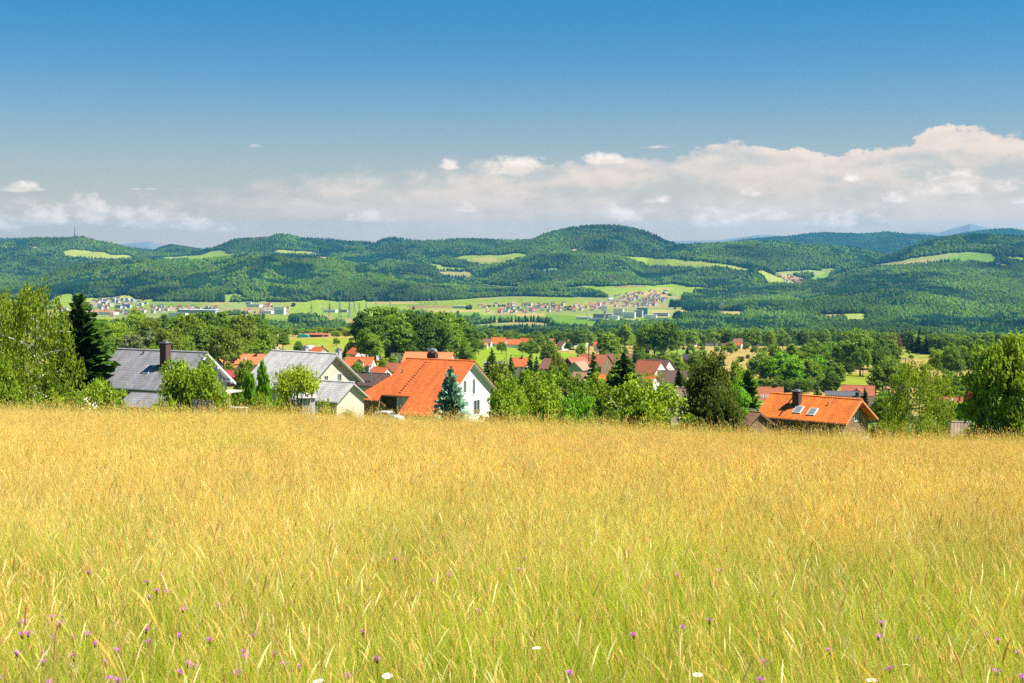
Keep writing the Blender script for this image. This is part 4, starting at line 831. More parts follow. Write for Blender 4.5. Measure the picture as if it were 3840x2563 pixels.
# woods and rows of the plateau: every crown a tree
def row(items, Y, kinds, hues, label, group, v0=0):
    for i, it in enumerate(items):
        xs, yt, wp = it[:3]; y_ = it[3] if len(it) > 3 else Y
        lb_ = label
        if isinstance(label, dict): lb_ = label.get(it[4] if len(it) > 4 else '', label[''])
        plant(kinds[i % len(kinds)], xs, yt, wp, y_ + float(TR.uniform(-.02, .02)) * y_, hues[i % len(hues)] if len(it) < 5 else it[4], lb_, group, v=(v0 + i) % 5)
row([(1368, 1172, 120, 820), (1448, 1156, 170, 860), (1535, 1172, 150, 840), (1600, 1178, 150, 850), (1672, 1176, 140, 840), (1735, 1205, 110, 800), (1408, 1195, 130, 780), (1480, 1190, 160, 770), (1560, 1215, 110, 770), (1640, 1212, 130, 770), (1705, 1235, 110, 760), (1592, 1248, 80, 720), (1760, 1255, 80, 720), (1385, 1240, 110, 740), (1520, 1245, 100, 730)], 800, ['round'], ['dark', 'mid', 'dark'], 'large dark beech in the domed clump behind the white houses', 'beeches of the domed clump')
row([(520, 1162, 80, 640, 'light'), (470, 1196, 110), (560, 1192, 90), (610, 1186, 110), (665, 1184, 120), (720, 1182, 120), (780, 1176, 130), (840, 1174, 130), (900, 1182, 120), (950, 1190, 110), (990, 1205, 90), (430, 1205, 90, 600, 'light'), (390, 1200, 80, 620, 'light'), (460, 1238, 110, 520, 'light'), (640, 1226, 130, 600), (700, 1228, 120, 600), (770, 1224, 130, 620), (840, 1222, 120, 620), (905, 1226, 110, 620), (965, 1240, 100, 600), (1005, 1250, 60, 620), (560, 1246, 110, 480, 'grey'), (625, 1254, 90, 470, 'grey'), (505, 1256, 90, 470, 'grey'), (690, 1266, 110, 500, 'mid'), (740, 1270, 90, 480, 'mid'), (420, 1255, 90, 430, 'mid'), (370, 1240, 80, 430, 'light'), (830, 1275, 100, 640, 'mid'), (900, 1275, 100, 680, 'olive'), (960, 1282, 90, 680, 'mid'), (660, 1290, 110, 400, 'mid'), (580, 1288, 100, 380, 'mid'), (940, 1300, 60, 660, 'mid')], 720, ['round', 'round', 'tall'], ['dark', 'mid', 'olive'], {'': 'dark tree at the back of the wood behind the left roofs', 'light': 'light green tree at the left end of the wood right of the fir', 'grey': 'grey-green willow in front of the left wood', 'mid': 'mid-green tree along the front of the left wood', 'olive': 'olive tree at the front corner of the left wood'}, 'trees of the wood on the left')
row([(2855, 1322, 96), (2925, 1326, 110), (3005, 1328, 100), (3062, 1334, 96), (2890, 1345, 90, 540), (2965, 1345, 100, 540), (3040, 1350, 90, 540)], 570, ['round'], ['mid', 'bright'], 'round field tree in the dense row beyond the orange roof with skylights', 'near row of round field trees')
row([(2915, 1298, 70), (2975, 1292, 70), (3020, 1296, 60)], 800, ['round'], ['mid'], 'round tree in the short row behind the dense near row', 'middle row of field trees')
row([(3065, 1282, 90), (3110, 1284, 80), (3160, 1286, 90), (3195, 1300, 60)], 720, ['round'], ['mid', 'bright'], 'round tree in the row left of the lone double-crowned tree', 'row of round trees on the slope')
row([(3225, 1248, 130), (3275, 1258, 100), (3345, 1280, 80), (3300, 1300, 90, 850)], 900, ['round'], ['mid', 'dark'], 'big domed tree beneath the brown dead spruces', 'domed trees below the spruces')
row([(2835, 1412, 60), (2870, 1418, 56), (2905, 1414, 64), (2940, 1420, 60), (2975, 1416, 60), (3010, 1420, 64), (3045, 1416, 60), (3080, 1418, 56)], 600, ['bush'], ['mid', 'dark'], 'undergrowth bush at the foot of the dense near row of field trees', 'undergrowth of the near row')
row([(3050, 1340, 60), (3090, 1344, 60), (3130, 1346, 60), (3170, 1348, 64), (3200, 1350, 50)], 760, ['bush'], ['mid', 'dark'], 'undergrowth bush below the row of round trees on the slope', 'undergrowth of the slope row')
row([(2400, 1318, 60), (2440, 1322, 60), (2490, 1322, 70), (2530, 1320, 50)], 900, ['bush'], ['dark', 'mid'], 'bush at the foot of the tall dark poplars', 'undergrowth of the poplars')
plant('tall', 3236, 1303, 66, 580, 'mid', 'lone double-crowned tree casting shade in the field')
row([(3325, 1246, 26), (3352, 1240, 28), (3372, 1244, 26), (3398, 1243, 24), (3340, 1252, 24)], 1180, ['deadspruce'], ['rust'], 'brown dead spruce standing among dark ones', 'dead spruces at the forest edge')
row([(3290, 1236, 30), (3310, 1232, 30), (3345, 1234, 32), (3385, 1236, 30), (3412, 1230, 34), (3430, 1234, 34), (3450, 1228, 34), (3470, 1232, 36), (3490, 1240, 36), (3420, 1250, 34), (3445, 1252, 36), (3475, 1254, 36), (3270, 1234, 30), (3250, 1236, 30)], 1200, ['spruce'], ['deep', 'dark'], 'dark spruce of the stand behind the yellow-green hilltop field', 'dark spruces at the forest edge')
row([(3510, 1256, 60), (3545, 1262, 70), (3580, 1270, 70), (3620, 1276, 80), (3660, 1284, 70), (3690, 1290, 60), (3600, 1300, 90, 800), (3650, 1312, 90, 780), (3560, 1290, 70, 850), (3720, 1300, 80, 1000), (3800, 1290, 90, 1000), (3860, 1290, 90, 1000)], 1050, ['round', 'tall'], ['mid', 'dark'], 'broadleaf tree of the copse left of the big maple', 'copse beyond the right field')
row([(2425, 1212, 86), (2490, 1204, 96), (2540, 1232, 60), (2455, 1228, 80)], 880, ['tall'], ['mid', 'dark'], 'tall poplar in the dark group right of the village', 'tall poplars')
row([(2342, 1218, 64, 950), (2290, 1256, 90, 820)], 900, ['tall', 'round'], ['light'], 'light green tree left of the tall dark poplars', 'light trees by the poplars')
row([(1995, 1276, 56), (2030, 1262, 40), (2045, 1258, 40), (2150, 1266, 34), (2180, 1290, 44), (2130, 1282, 30), (1880, 1283, 36), (1960, 1285, 40), (2260, 1270, 50), (2395, 1290, 50), (1795, 1270, 50), (2325, 1300, 60)], 1130, ['round'], ['mid', 'light', 'dark'], 'garden tree among the orange roofs beyond the light green meadow', 'garden trees of the far hamlet')
row([(2562, 1300, 14), (2590, 1290, 26), (2600, 1303, 14), (2634, 1296, 20), (2688, 1300, 20), (2714, 1297, 24), (2738, 1298, 30), (2760, 1304, 16), (2828, 1298, 26), (2850, 1305, 16), (2868, 1303, 20), (2745, 1280, 30), (2798, 1285, 28), (2895, 1292, 28)], 1180, ['small'], ['mid', 'light'], 'small orchard tree in the golden field below the red farmhouse', 'orchard trees by the red farmhouse')
row([(2778, 1333, 28), (2805, 1328, 18)], 900, ['bush'], ['dark'], 'low bush alone in the golden field', 'two bushes in the golden field')
row([(2577, 1300, 12)], 1000, ['spruce'], ['deep'], 'tiny dark cypress-like spruce in the golden field', None)
row([(3345, 1322, 24, 880), (3360, 1330, 22, 880), (3275, 1322, 20, 900), (3418, 1330, 18, 1000), (3410, 1316, 12, 1050)], 900, ['small'], ['light', 'mid'], 'little tree dotted on the right-hand fields', 'little field trees')
belt = []
bx = np.arange(1005, 3900, 23)
for i, x in enumerate(bx):
    yb = np.interp(x, [1000, 1320, 1780, 2000, 2400, 2700, 3000, 3200, 3500, 3900], [1238, 1232, 1240, 1244, 1240, 1236, 1236, 1240, 1250, 1262])
    belt.append((x + float(TR.uniform(-8, 8)), yb + float(TR.uniform(-9, 9)), float(TR.uniform(34, 62)), float(TR.uniform(1480, 1750))))
for k_, (x0, x1, where) in enumerate(((0, 1200, 'behind the red barn'), (1200, 1400, 'behind the left flank of the beech clump'), (1400, 1790, 'hidden behind the beech clump'), (1790, 1900, 'behind the left end of the far orange roofs'), (1900, 2060, 'above the far orange roofs'), (2060, 2280, 'above the far hamlet'), (2280, 2420, 'left of the tall poplars'), (2420, 2600, 'behind the tall poplars'), (2600, 2700, 'above the grey-roofed house by the orchard'), (2700, 2820, 'behind the red farmhouse'), (2820, 2960, 'right of the red farmhouse'), (2960, 3120, 'above the dense near row of field trees'), (3120, 3260, 'left of the dead spruces'), (3260, 3480, 'behind the dead spruces'), (3480, 3680, 'beyond the copse at right'), (3680, 4000, 'behind the big maple'))):
    row([b_ for b_ in belt if x0 <= b_[0] < x1], 1600, ['round', 'round', 'small', 'tall', 'round'], ['mid', 'dark', 'mid', 'light', 'dark'], 'tree in the plateau belt ' + where, 'plateau belt ' + where, k_)
def brushwood():
    """bare dead limbs on two old fruit trees; each belongs to its tree"""
    for ob in list(COL.objects):
        if ob.name.startswith('fruit_tree') and ('dead branches' in ob.get('label', '') or 'crooked' in ob.get('label', '')):
            r = np.random.default_rng(9); crooked = 'crooked' in ob['label']
            for k in range(9 if not crooked else 6):
                b = MB(); a = r.uniform(0, 6.28); p = Vector((.05 * math.cos(a), .05 * math.sin(a), .35)); pts = [p]; d = Vector((math.cos(a) * .8, math.sin(a) * .8, r.uniform(.5, 1.3))).normalized()
                for i in range(6):
                    d = (d + Vector(r.normal(0, .28, 3))).normalized(); p = p + d * .105; pts.append(p)
                b.tube(pts, [.011, .009, .008, .007, .005, .004, .002], 5)
                for j in (2, 3, 4):
                    q_ = pts[j]; e = (d + Vector(r.normal(0, .8, 3))).normalized(); b.tube([q_, q_ + e * .07, q_ + e * .13 + Vector(r.normal(0, .02, 3))], [.005, .004, .0015], 4)
                link('dead_branch', b.mesh('dead_branch', DEADWOOD, True), ob)
brushwood()
def blossoms():
    for ob in list(COL.objects):
        if 'white blossom' in ob.get('label', ''):
            r = np.random.default_rng(4); n = 260; d = unit(r.normal(size=(n, 3))); d[:, 1] = -abs(d[:, 1]); p = d * np.array((.5, .5, .48)) * r.uniform(.8, 1.08, (n, 1)) + np.array((0, 0, .48))
            v, f, c = leaves(r, p, unit(d + r.normal(0, .3, (n, 3))), .045, np.ones((n, 3)), .9)
            b = link('blossom', mesh_np('blossom', v, f, [mat('blossom', (.72, .72, .62), .8)]), ob); b['kind'] = 'stuff'
            ob.rotation_euler.z = 0
blossoms()

# ------------------------------------------------------------------ houses
def roofmat(name, col, var=.17): 
    """clay or concrete tile: colour varies tile by tile through the mesh colour"""
    k = 'roof_' + name
    if k in MATS: return MATS[k]
    m = mat(k, col, .75, var, .55, .25, stretch=(1.6, .35, .35))
    q = N(m.node_tree); b = q.n['Principled BSDF']; src = b.inputs['Base Color'].links[0].from_socket
    at_ = q.new('ShaderNodeAttribute', attribute_name='col'); 
    q.l.new(q.mix(1.0, src, at_.outputs[0], 'MULTIPLY'), b.inputs['Base Color']); return m
def slabmat(name, col): return mat('slab_' + name, col, .8, .14, 1.6, .2, bump=.2)
ROOF = {'orange': (.44, .105, .024), 'dorange': (.37, .092, .028), 'salmon': (.44, .15, .062), 'redbrown': (.27, .085, .042), 'brown': (.17, .085, .052), 'dbrown': (.085, .052, .042), 'grey': (.175, .172, .185), 'palegrey': (.36, .345, .335), 'dgrey': (.075, .076, .085), 'anthr': (.035, .035, .042), 'beige': (.30, .25, .20), 'rasp': (.30, .045, .050), 'red': (.42, .070, .030), 'pinkbrown': (.30, .165, .115), 'olivebrown': (.21, .155, .11)}
WALL = {'white': (.56, .55, .52), 'cream': (.50, .46, .35), 'pale': (.52, .50, .44), 'blue': (.25, .28, .38), 'dred': (.17, .025, .022), 'red': (.38, .03, .03), 'teal': (.12, .36, .25), 'wood': (.17, .115, .065), 'orange': (.60, .24, .04), 'grey': (.34, .34, .35), 'greyb': (.40, .43, .48), 'dwood': (.075, .052, .036), 'sky': (.30, .42, .55)}
def wallm(n): return mat('wall_' + n, WALL[n], .85, .10, .7, .15) if 'wood' not in n else mat('wall_' + n, WALL[n], .9, .35, 2.2, .1, stretch=(5, 5, .35))
GLASS = mat('glass', (.035, .045, .055), .08, .2, 1.0, .8)
FRAME = mat('window_frame', (.58, .58, .56), .5, .05)
DARKM = mat('dark_metal', (.06, .055, .055), .5, .2, 3, .4)
ZINC = mat('zinc', (.30, .31, .32), .45, .15, 3, .5, .6)
WMESH = {}
def window_mesh(key='white'):
    if key in WMESH: return WMESH[key]
    fr = MB()
    for a in ((-.5, -.42, -.5, .5), (.42, .5, -.5, .5), (-.42, .42, -.5, -.43), (-.42, .42, .43, .5), (-.03, .03, -.43, .43)): fr.box(a[0], a[1], -.06, .02, a[2], a[3])
    pn = MB(); pn.box(-.45, .45, -.02, .01, -.46, .46)
    WMESH[key] = (fr.mesh('frame', FRAME), pn.mesh('pane', GLASS)); return WMESH[key]
def window(root, p, rz, w_, h_, label=None):
    """p: local centre on the wall, rz: which way it faces (0 = towards -y)"""
    e = bpy.data.objects.new('window', window_mesh()[0]); COL.objects.link(e); e.parent = root
    e.location = p; e.rotation_euler = (0, 0, rz); e.scale = (w_, 1, h_)
    link('pane', window_mesh()[1], e)
    return e
def gable_shell(root, L, hr, wf, wb, tp, ovf, ovb, gov, wm, rm, base=-2.0, tb=None, roofname='roof', th=.2):
    """walls and a pair of roof slopes; ridge along x at height hr, -y is the front"""
    tb = tp if tb is None else tb
    yf, yb = -(wf - ovf), wb - ovb; hf, hb = hr - (wf - ovf) * tp - .14, hr - (wb - ovb) * tb - .14; x = L / 2 - gov
    b = MB(); b.prism([(-x, yf, base), (-x, yf, hf), (-x, 0, hr - .14), (-x, yb, hb), (-x, yb, base)][::-1], (2 * x, 0, 0)); wl = b.build('wall', wm, root)
    b = MB(); xo = L / 2
    b.prism([(-xo, 0, hr), (-xo, -wf, hr - wf * tp), (-xo, -wf, hr - wf * tp - th * .7), (-xo, 0, hr - th)], (2 * xo, 0, 0))
    b.prism([(-xo, .004, hr), (-xo, .004, hr - th), (-xo, wb, hr - wb * tb - th * .7), (-xo, wb, hr - wb * tb)], (2 * xo, 0, 0))
    b.tube([(-xo - .02, 0, hr + .01), (xo + .02, 0, hr + .01)], .11, 6)
    rf = b.build(roofname, rm, root)
    return wl, rf, hf, hb
def chimney(rf, x, y, z0, z1, s=.7, m=None, cap=True):
    b = MB(); b.box(x - s / 2, x + s / 2, y - s / 2, y + s / 2, z0 - .9, z1)
    c = b.build('chimney', m or mat('chimney_brick', (.12, .055, .040), .9, .3, 6), rf)
    if cap:
        b = MB(); b.box(x - s * .62, x + s * .62, y - s * .62, y + s * .62, z1 + .002, z1 + .07); b.box(x - s * .32, x + s * .32, y - s * .32, y + s * .32, z1 + .07, z1 + .26); b.build('chimney_cap', ZINC, rf)
    return c
def house(label, xs, yr, Y, L, Wd, pitch, yaw, roof, wall, nf=3, ng=2, rows=1, chim=((.2, .1),), sky=(), hip=0, name='house', cross=None, cat='house', lg=False, group=None):
    tp = math.tan(R(pitch)); want = Wd / 2 * tp + (3.2 if rows < 2 else 5.6)
    Yc, Y0_ = Y, Y
    while Yc < Y * 1.5 and EYE + (H0 - yr) * Yc / F - gz1((xs - 1920) * Yc / F, Yc) > want * (Yc / Y0_) + .3: Yc *= 1.01
    k_ = Yc / Y0_; Y = Yc; L *= k_; Wd *= k_
    c = on_ground(xs, Y); hr = EYE + (H0 - yr) * Y / F - c.z
    hr = max(hr, Wd / 2 * tp + 2.2)
    o = empty(name, Vector((c.x, c.y, EYE + (H0 - yr) * Y / F - hr)), R(yaw), label, cat, group)
    ov, gov = .55, .5
    wm, rm = wallm(wall), slabmat(roof, ROOF[roof])
    if hip:
        he = hr - Wd / 2 * tp; x, y = L / 2, Wd / 2; k = min(.92, Wd / L) * L / 2 * .98
        b = MB(); b.box(-x + ov, x - ov, -y + ov, y - ov, -2, he + .08); wl = b.build('wall', wm, o)
        b = MB(); v = [(-x, -y, he), (x, -y, he), (x, y, he), (-x, y, he), (-x + k, 0, hr), (x - k, 0, hr)] + [(-x, -y, he - .14), (x, -y, he - .14), (x, y, he - .14), (-x, y, he - .14)]
        b.add(v, [(0, 1, 5, 4), (1, 2, 5), (2, 3, 4, 5), (3, 0, 4), (0, 6, 7, 1), (1, 7, 8, 2), (2, 8, 9, 3), (3, 9, 6, 0), (9, 8, 7, 6)]); rf = b.build('roof', rm, o)
        hf = he
    else:
        wl, rf, hf, hb = gable_shell(o, L, hr, Wd / 2, Wd / 2, tp, ov, ov, gov, wm, rm)
    yw = -(Wd / 2 - ov) - .012; xw = L / 2 - (ov if hip else gov) + .012
    st = 2.6
    for r_ in range(rows):
        zc = hf - 1.25 - r_ * st
        for i in range(nf): window(o, (-(L / 2 - 1.4) + (i + .5) * (L - 2.8) / nf, yw, zc), 0, 1.1, 1.25)
        for i in range(ng):
            window(o, (xw, (i - (ng - 1) / 2) * Wd * .36, zc), R(90), 1.1, 1.25)
            if lg: window(o, (-xw, (i - (ng - 1) / 2) * Wd * .36, zc), R(-90), 1.1, 1.25)
    if not hip and ng: window(o, (xw, 0, min(hr - 1.9, hf + .9)), R(90), 1.0, 1.1); 
    if not hip and lg: window(o, (-xw, 0, min(hr - 1.9, hf + .9)), R(-90), 1.0, 1.1)
    for (fx, fy) in chim: chimney(rf, fx * L, fy * Wd, hr - abs(fy) * Wd * tp, hr + .95, .75)
    for (fx, fy) in sky: skylight(rf, fx * L, -fy * Wd / 2, hr, tp)
    if cross:        # a cross gable to the front: position, width, depth
        cx, cw, cd = cross; cz = hr - .5; b = MB(); yq = -Wd / 2 - cd + ov
        b.prism([(cx * L - cw / 2 + .3, yq, -2), (cx * L + cw / 2 - .3, yq, -2), (cx * L + cw / 2 - .3, yq, cz - cw / 2 * tp + .1), (cx * L, yq, cz - .14), (cx * L - cw / 2 + .3, yq, cz - cw / 2 * tp + .1)], (0, Wd / 2 + cd - ov, 0)); b.build('gable_wall', wm, o)
        b = MB()
        for s_ in (-1, 1): b.prism([(cx * L, yq - .4, cz), (cx * L + s_ * cw / 2, yq - .4, cz - cw / 2 * tp), (cx * L + s_ * cw / 2, yq - .4, cz - cw / 2 * tp - .16), (cx * L, yq - .4, cz - .18)][::s_], (0, Wd / 2 + cd - ov + .4, 0))
        b.build('gable_roof', rm, o)
        window(o, (cx * L, yq - .012, cz - cw / 2 * tp * .75), 0, 1.2, 1.3)
    return o
def skylight(rf, x, y, hr, tp, w_=.95, l_=1.3, z_off=.0):
    a = math.atan(tp); b = MB(); M = Matrix.Translation((x, y, hr + y * tp + z_off)) @ Matrix.Rotation(a, 4, 'X')
    b.box(-w_ / 2, w_ / 2, -l_ / 2, l_ / 2, .0, .14, 0, M); s_ = b.build('skylight', FRAME, rf)
    b = MB(); b.box(-w_ / 2 + .09, w_ / 2 - .09, -l_ / 2 + .09, l_ / 2 - .09, .1, .155, 0, M); b.build('skylight_pane', mat('sky_glass', (.16, .19, .22), .06, .15, 1, .9), rf)
    return s_

# --- the nearest houses, set out from their ridge lines
class Near:
    def __init__(s, A, B, Yb, pitch, label, name='house', cat='house', drop=.0):
        Ya = Yb * (B[1] - H0) / (A[1] - H0)
        a, b = W(A[0], A[1], Ya), W(B[0], B[1], Yb); s.z = (a.z + b.z) / 2
        d = b - a; s.L = math.hypot(d.x, d.y); s.yaw = math.atan2(d.y, d.x); s.tp = math.tan(R(pitch)); s.pitch = R(pitch)
        m = (a + b) / 2; g_ = gz1(m.x, m.y) - drop; s.hr = s.z - g_
        s.o = empty(name, (m.x, m.y, g_), s.yaw, label, cat)
        s.M = Matrix.Translation((m.x, m.y, g_)) @ Matrix.Rotation(s.yaw, 4, 'Z'); s.I = s.M.inverted()
        s.e = s.I @ Vector((0, 0, EYE))
    def ray(s, px): return (s.I @ W(px[0], px[1], 100.0)) - s.e
    def slope(s, px):
        """pixel to (x, y) on the front slope"""
        d = s.ray(px); e = s.e; t = (s.hr + e.y * s.tp - e.z) / (d.z - d.y * s.tp); p = e + d * t; return p.x, p.y
    def gab(s, px, x):
        d = s.ray(px); t = (x - s.e.x) / d.x; p = s.e + d * t; return p.y, p.z
    def front(s, px, y):
        d = s.ray(px); t = (y - s.e.y) / d.y; p = s.e + d * t; return p.x, p.z
def tiles(rf, nh, poly, mat_, tw=.33, tl=.45, back=False, wb=None, seed=1, tb=None):
    """interlocking roof tiles laid course by course over a slope"""
    r = np.random.default_rng(seed); P = np.array(poly, float); sg = -1 if not back else 1
    tp = nh.tp if tb is None else tb
    cs = 1 / math.sqrt(1 + tp ** 2); x0, x1 = P[:, 0].min(), P[:, 0].max(); t1 = np.abs(P[:, 1]).max() / cs
    nx, ny = int((x1 - x0) / tw) + 1, int(t1 / tl) + 1
    ix, iy = np.meshgrid(np.arange(nx), np.arange(ny)); ix, iy = ix.ravel(), iy.ravel()
    cx = x0 + (ix + .5) * tw; ct = (iy + .5) * tl
    ok = inpoly(cx, sg * ct * cs, [tuple(p) for p in P]); ix, iy = ix[ok], iy[ok]; n = len(ix)
    fx = np.array((0, .18, .42, .66, .86, 1.0)); hx = np.array((.0, .065, .085, .065, .006, .0)); k = len(fx)
    X = x0 + (ix[:, None] + fx) * tw
    tA = (iy * tl)[:, None] + 0 * fx; tB = ((iy + 1) * tl + .05)[:, None] + 0 * fx
    jit = r.uniform(-.006, .006, n)[:, None]
    def pt(x, t, h): return np.stack([x, sg * (t * cs - h * tp * cs) , nh.hr - t * tp * cs + h * cs + .02], -1)
    a = pt(X, tA, hx + jit); b = pt(X, tB, hx + .085 + jit); c = pt(X, tB, hx * 0 - .02)
    V_ = np.concatenate([a, b, c], 1).reshape(-1, 3); o_ = (np.arange(n) * 3 * k)[:, None, None]
    q = np.array([[i, i + 1, k + i + 1, k + i] for i in range(k - 1)] + [[k + i, k + i + 1, 2 * k + i + 1, 2 * k + i] for i in range(k - 1)])[None]
    if not back: q = q[..., ::-1]
    cl = np.repeat((r.uniform(.86, 1.10, n)[:, None] * (1 + r.uniform(-.06, .06, (n, 1)) * np.array((1, 0, -1)))), 3 * k, 0)
    o = link('roof_tiles', mesh_np('roof_tiles', V_, (q + o_).reshape(-1, 4), [mat_], col=cl), rf); o['kind'] = 'stuff'
    return o
def ridge_caps(rf, nh, m, x0=None, x1=None, z=None):
    x0 = -nh.L / 2 if x0 is None else x0; x1 = nh.L / 2 if x1 is None else x1; z = nh.hr if z is None else z; b = MB(); x = x0
    while x < x1 - .1:
        b.tube([(x, 0, z + .04), (min(x + .38, x1), 0, z + .055)], [.13, .15], 8); x += .36
    o = b.build('ridge_tiles', m, rf, True); return o
def gutter(root, p, q, m=None):
    b = MB(); b.tube([p, q], .075, 6); return b.build('gutter', m or DARKM, root)

# grey roof and blue gable
H = Near((442, 1311), (780, 1325), 176, 36, 'house with grey tiled roof, brick chimney and blue gable behind the apple tree', drop=.6)
wf = -H.slope((610, 1466))[1]; wb = 5.6; rm = roofmat('grey', ROOF['grey'])
wl, rf, hf, hb = gable_shell(H.o, H.L, H.hr, wf, wb, H.tp, .7, .7, .9, wallm('blue'), slabmat('grey', ROOF['grey']))
tiles(rf, H, [(-H.L / 2, 0), (H.L / 2, 0), (H.L / 2, -wf), (-H.L / 2, -wf)], rm); ridge_caps(rf, H, slabmat('grey', ROOF['grey']))
x, y = H.slope((620, 1378)); zc_ = EYE
CB = mat('clinker', (.10, .052, .045), .85, .45, 9, .2, stretch=(1, 1, 6))
chimney(rf, x, y, H.hr + y * H.tp, H.hr + 1.25, .95, CB)
x, y = H.slope((557, 1388)); skylight(rf, x, y, H.hr, H.tp, 1.0, 1.5)
x, y = H.slope((538, 1330)); b = MB(); b.tube([(x, y, H.hr + y * H.tp), (x, y, H.hr + y * H.tp + .55)], .09, 8); b.build('vent_pipe', DARKM, rf)
gutter(H.o, (-H.L / 2, -wf - .06, H.hr - wf * H.tp - .05), (H.L / 2, -wf - .06, H.hr - wf * H.tp - .05), ZINC)
for (s_, wr) in ((-1, wf), (1, wb)):       # pale verge boards and beam ends on the gable
    b = MB(); xg = H.L / 2; b.prism([(xg - .05, 0, H.hr - .05), (xg - .05, s_ * wr, H.hr - wr * H.tp - .05), (xg - .05, s_ * wr, H.hr - wr * H.tp - .36), (xg - .05, 0, H.hr - .36)][::-s_], (.06, 0, 0)); b.build('verge_board', FRAME, H.o)
    b = MB(); b.prism([(xg - .9, 0, H.hr - .22), (xg - .9, s_ * wr, H.hr - wr * H.tp - .2), (xg - .9, s_ * wr, H.hr - wr * H.tp - .24), (xg - .9, 0, H.hr - .26)][::-s_], (.84, 0, 0)); b.build('soffit', FRAME, H.o)
for yq in (2.0, 4.6):
    b = MB(); b.box(H.L / 2 - .9, H.L / 2 + .02, yq - .14, yq + .14, H.hr - abs(yq) * H.tp - .62, H.hr - abs(yq) * H.tp - .32); b.build('purlin_end', FRAME, H.o)
window(H.o, (H.L / 2 - .885, -1.2, hf + .3), R(90), 1.3, 1.6); window(H.o, (H.L / 2 - .885, 2.6, hf - .9), R(90), 1.3, 1.4)
# porch roof and post at its right foot, and the lower annex roof to the left
b = MB(); b.box(H.L / 2 - .9, H.L / 2 + 1.4, 1.0, 5.0, hb - 1.45, hb - 1.25); b.build('porch_roof', mat('pale_sheet', (.42, .40, .37), .6), H.o)
b = MB(); b.box(H.L / 2 + 1.0, H.L / 2 + 1.25, 1.2, 1.45, -2, hb - 1.45); b.build('porch_post', FRAME, H.o)
A_ = Near((492, 1474), (640, 1481), 164, 24, 'low grey tiled annex roof below the grey house', 'annex', 'annex', .5)
wA = -A_.slope((560, 1530))[1]; wl, rf, hf, hb = gable_shell(A_.o, A_.L, A_.hr, wA, 2.0, A_.tp, .4, .3, .3, wallm('pale'), slabmat('grey', ROOF['grey']))
tiles(rf, A_, [(-A_.L / 2, 0), (A_.L / 2, 0), (A_.L / 2, -wA), (-A_.L / 2, -wA)], rm, seed=2)
# pale grey roof, cream gable, with a lower wing in front
H = Near((1016, 1315), (1264, 1329), 214, 36, 'cream house with pale grey tiled roof between thujas and orange roof', drop=.6)
wf = -H.slope((1040, 1462))[1]; wb = 6.3; rp = roofmat('palegrey', ROOF['palegrey'])
wl, rf, hf, hb = gable_shell(H.o, H.L, H.hr, wf, wb, H.tp, .7, .7, .8, wallm('cream'), slabmat('palegrey', ROOF['palegrey']))
tiles(rf, H, [(-H.L / 2, 0), (H.L / 2, 0), (H.L / 2, -wf), (-H.L / 2, -wf)], rp, .33, .45, seed=3); ridge_caps(rf, H, slabmat('palegrey', ROOF['palegrey']))
for px, w_, h_ in (((1223, 1421), .9, 1.0), ((1273, 1419), .9, 1.5)):
    yq, zq = H.gab(px, H.L / 2 - .8); window(H.o, (H.L / 2 - .785, yq, zq), R(90), w_, h_)
for (s_, wr) in ((-1, wf), (1, wb)):
    b = MB(); xg = H.L / 2; b.prism([(xg - .78, 0, H.hr - .22), (xg - .78, s_ * wr, H.hr - wr * H.tp - .2), (xg - .78, s_ * wr, H.hr - wr * H.tp - .25), (xg - .78, 0, H.hr - .27)][::-s_], (.76, 0, 0)); b.build('soffit', FRAME, H.o)
chimney(rf, -H.L * .05, 1.2, H.hr - 1.2 * H.tp, H.hr + .7, .7, mat('grey_render', (.30, .30, .30), .8)); chimney(rf, H.L * .42, 1.6, H.hr - 1.6 * H.tp, H.hr + .55, .7, mat('grey_render', (.30, .30, .30), .8))
A_ = Near((1150, 1426), (1328, 1437), 186, 33, 'small cream annex with pale grey tiles before the cream gable', 'annex', 'annex', .6)
wA = -A_.slope((1271, 1512))[1]; wl, rf, hf, hb = gable_shell(A_.o, A_.L, A_.hr, wA, 3.4, A_.tp, .6, .5, .6, wallm('cream'), slabmat('palegrey', ROOF['palegrey']))
tiles(rf, A_, [(-A_.L / 2, 0), (A_.L / 2, 0), (A_.L / 2, -wA), (-A_.L / 2, -wA)], rp, .33, .45, seed=4); ridge_caps(rf, A_, slabmat('palegrey', ROOF['palegrey']))
gutter(A_.o, (-A_.L / 2, -wA - .05, A_.hr - wA * A_.tp - .05), (A_.L / 2, -wA - .05, A_.hr - wA * A_.tp - .05))
# the orange house
H = Near((1523, 1345), (1780, 1356), 214, 33, 'white house with large orange tiled roof behind the blue spruce', drop=.3)
ro = roofmat('orange', ROOF['orange']); so_ = slabmat('orange', ROOF['orange'])
pl = [H.slope(p) for p in ((1523, 1345), (1780, 1356), (1640, 1564), (1498, 1552), (1541, 1487), (1432, 1478), (1414, 1504), (1319, 1497), (1468, 1410))]
pl[0] = (-H.L / 2, 0); pl[1] = (H.L / 2, 0); pl[2] = (H.L / 2, pl[2][1]); pl[3] = (pl[4][0], pl[2][1]); pl[6] = (pl[5][0], pl[7][1])
yn = pl[5][1]; yb_ = pl[2][1]; xn = pl[4][0]; xl = pl[7][0]; yl = pl[7][1]; xs_l = pl[5][0]
wb = 7.4; hgt = lambda y: H.hr + y * H.tp
b = MB(); b.prism([(p[0], p[1], hgt(p[1])) for p in pl][::-1], (0, 0, -.2)); xo = H.L / 2
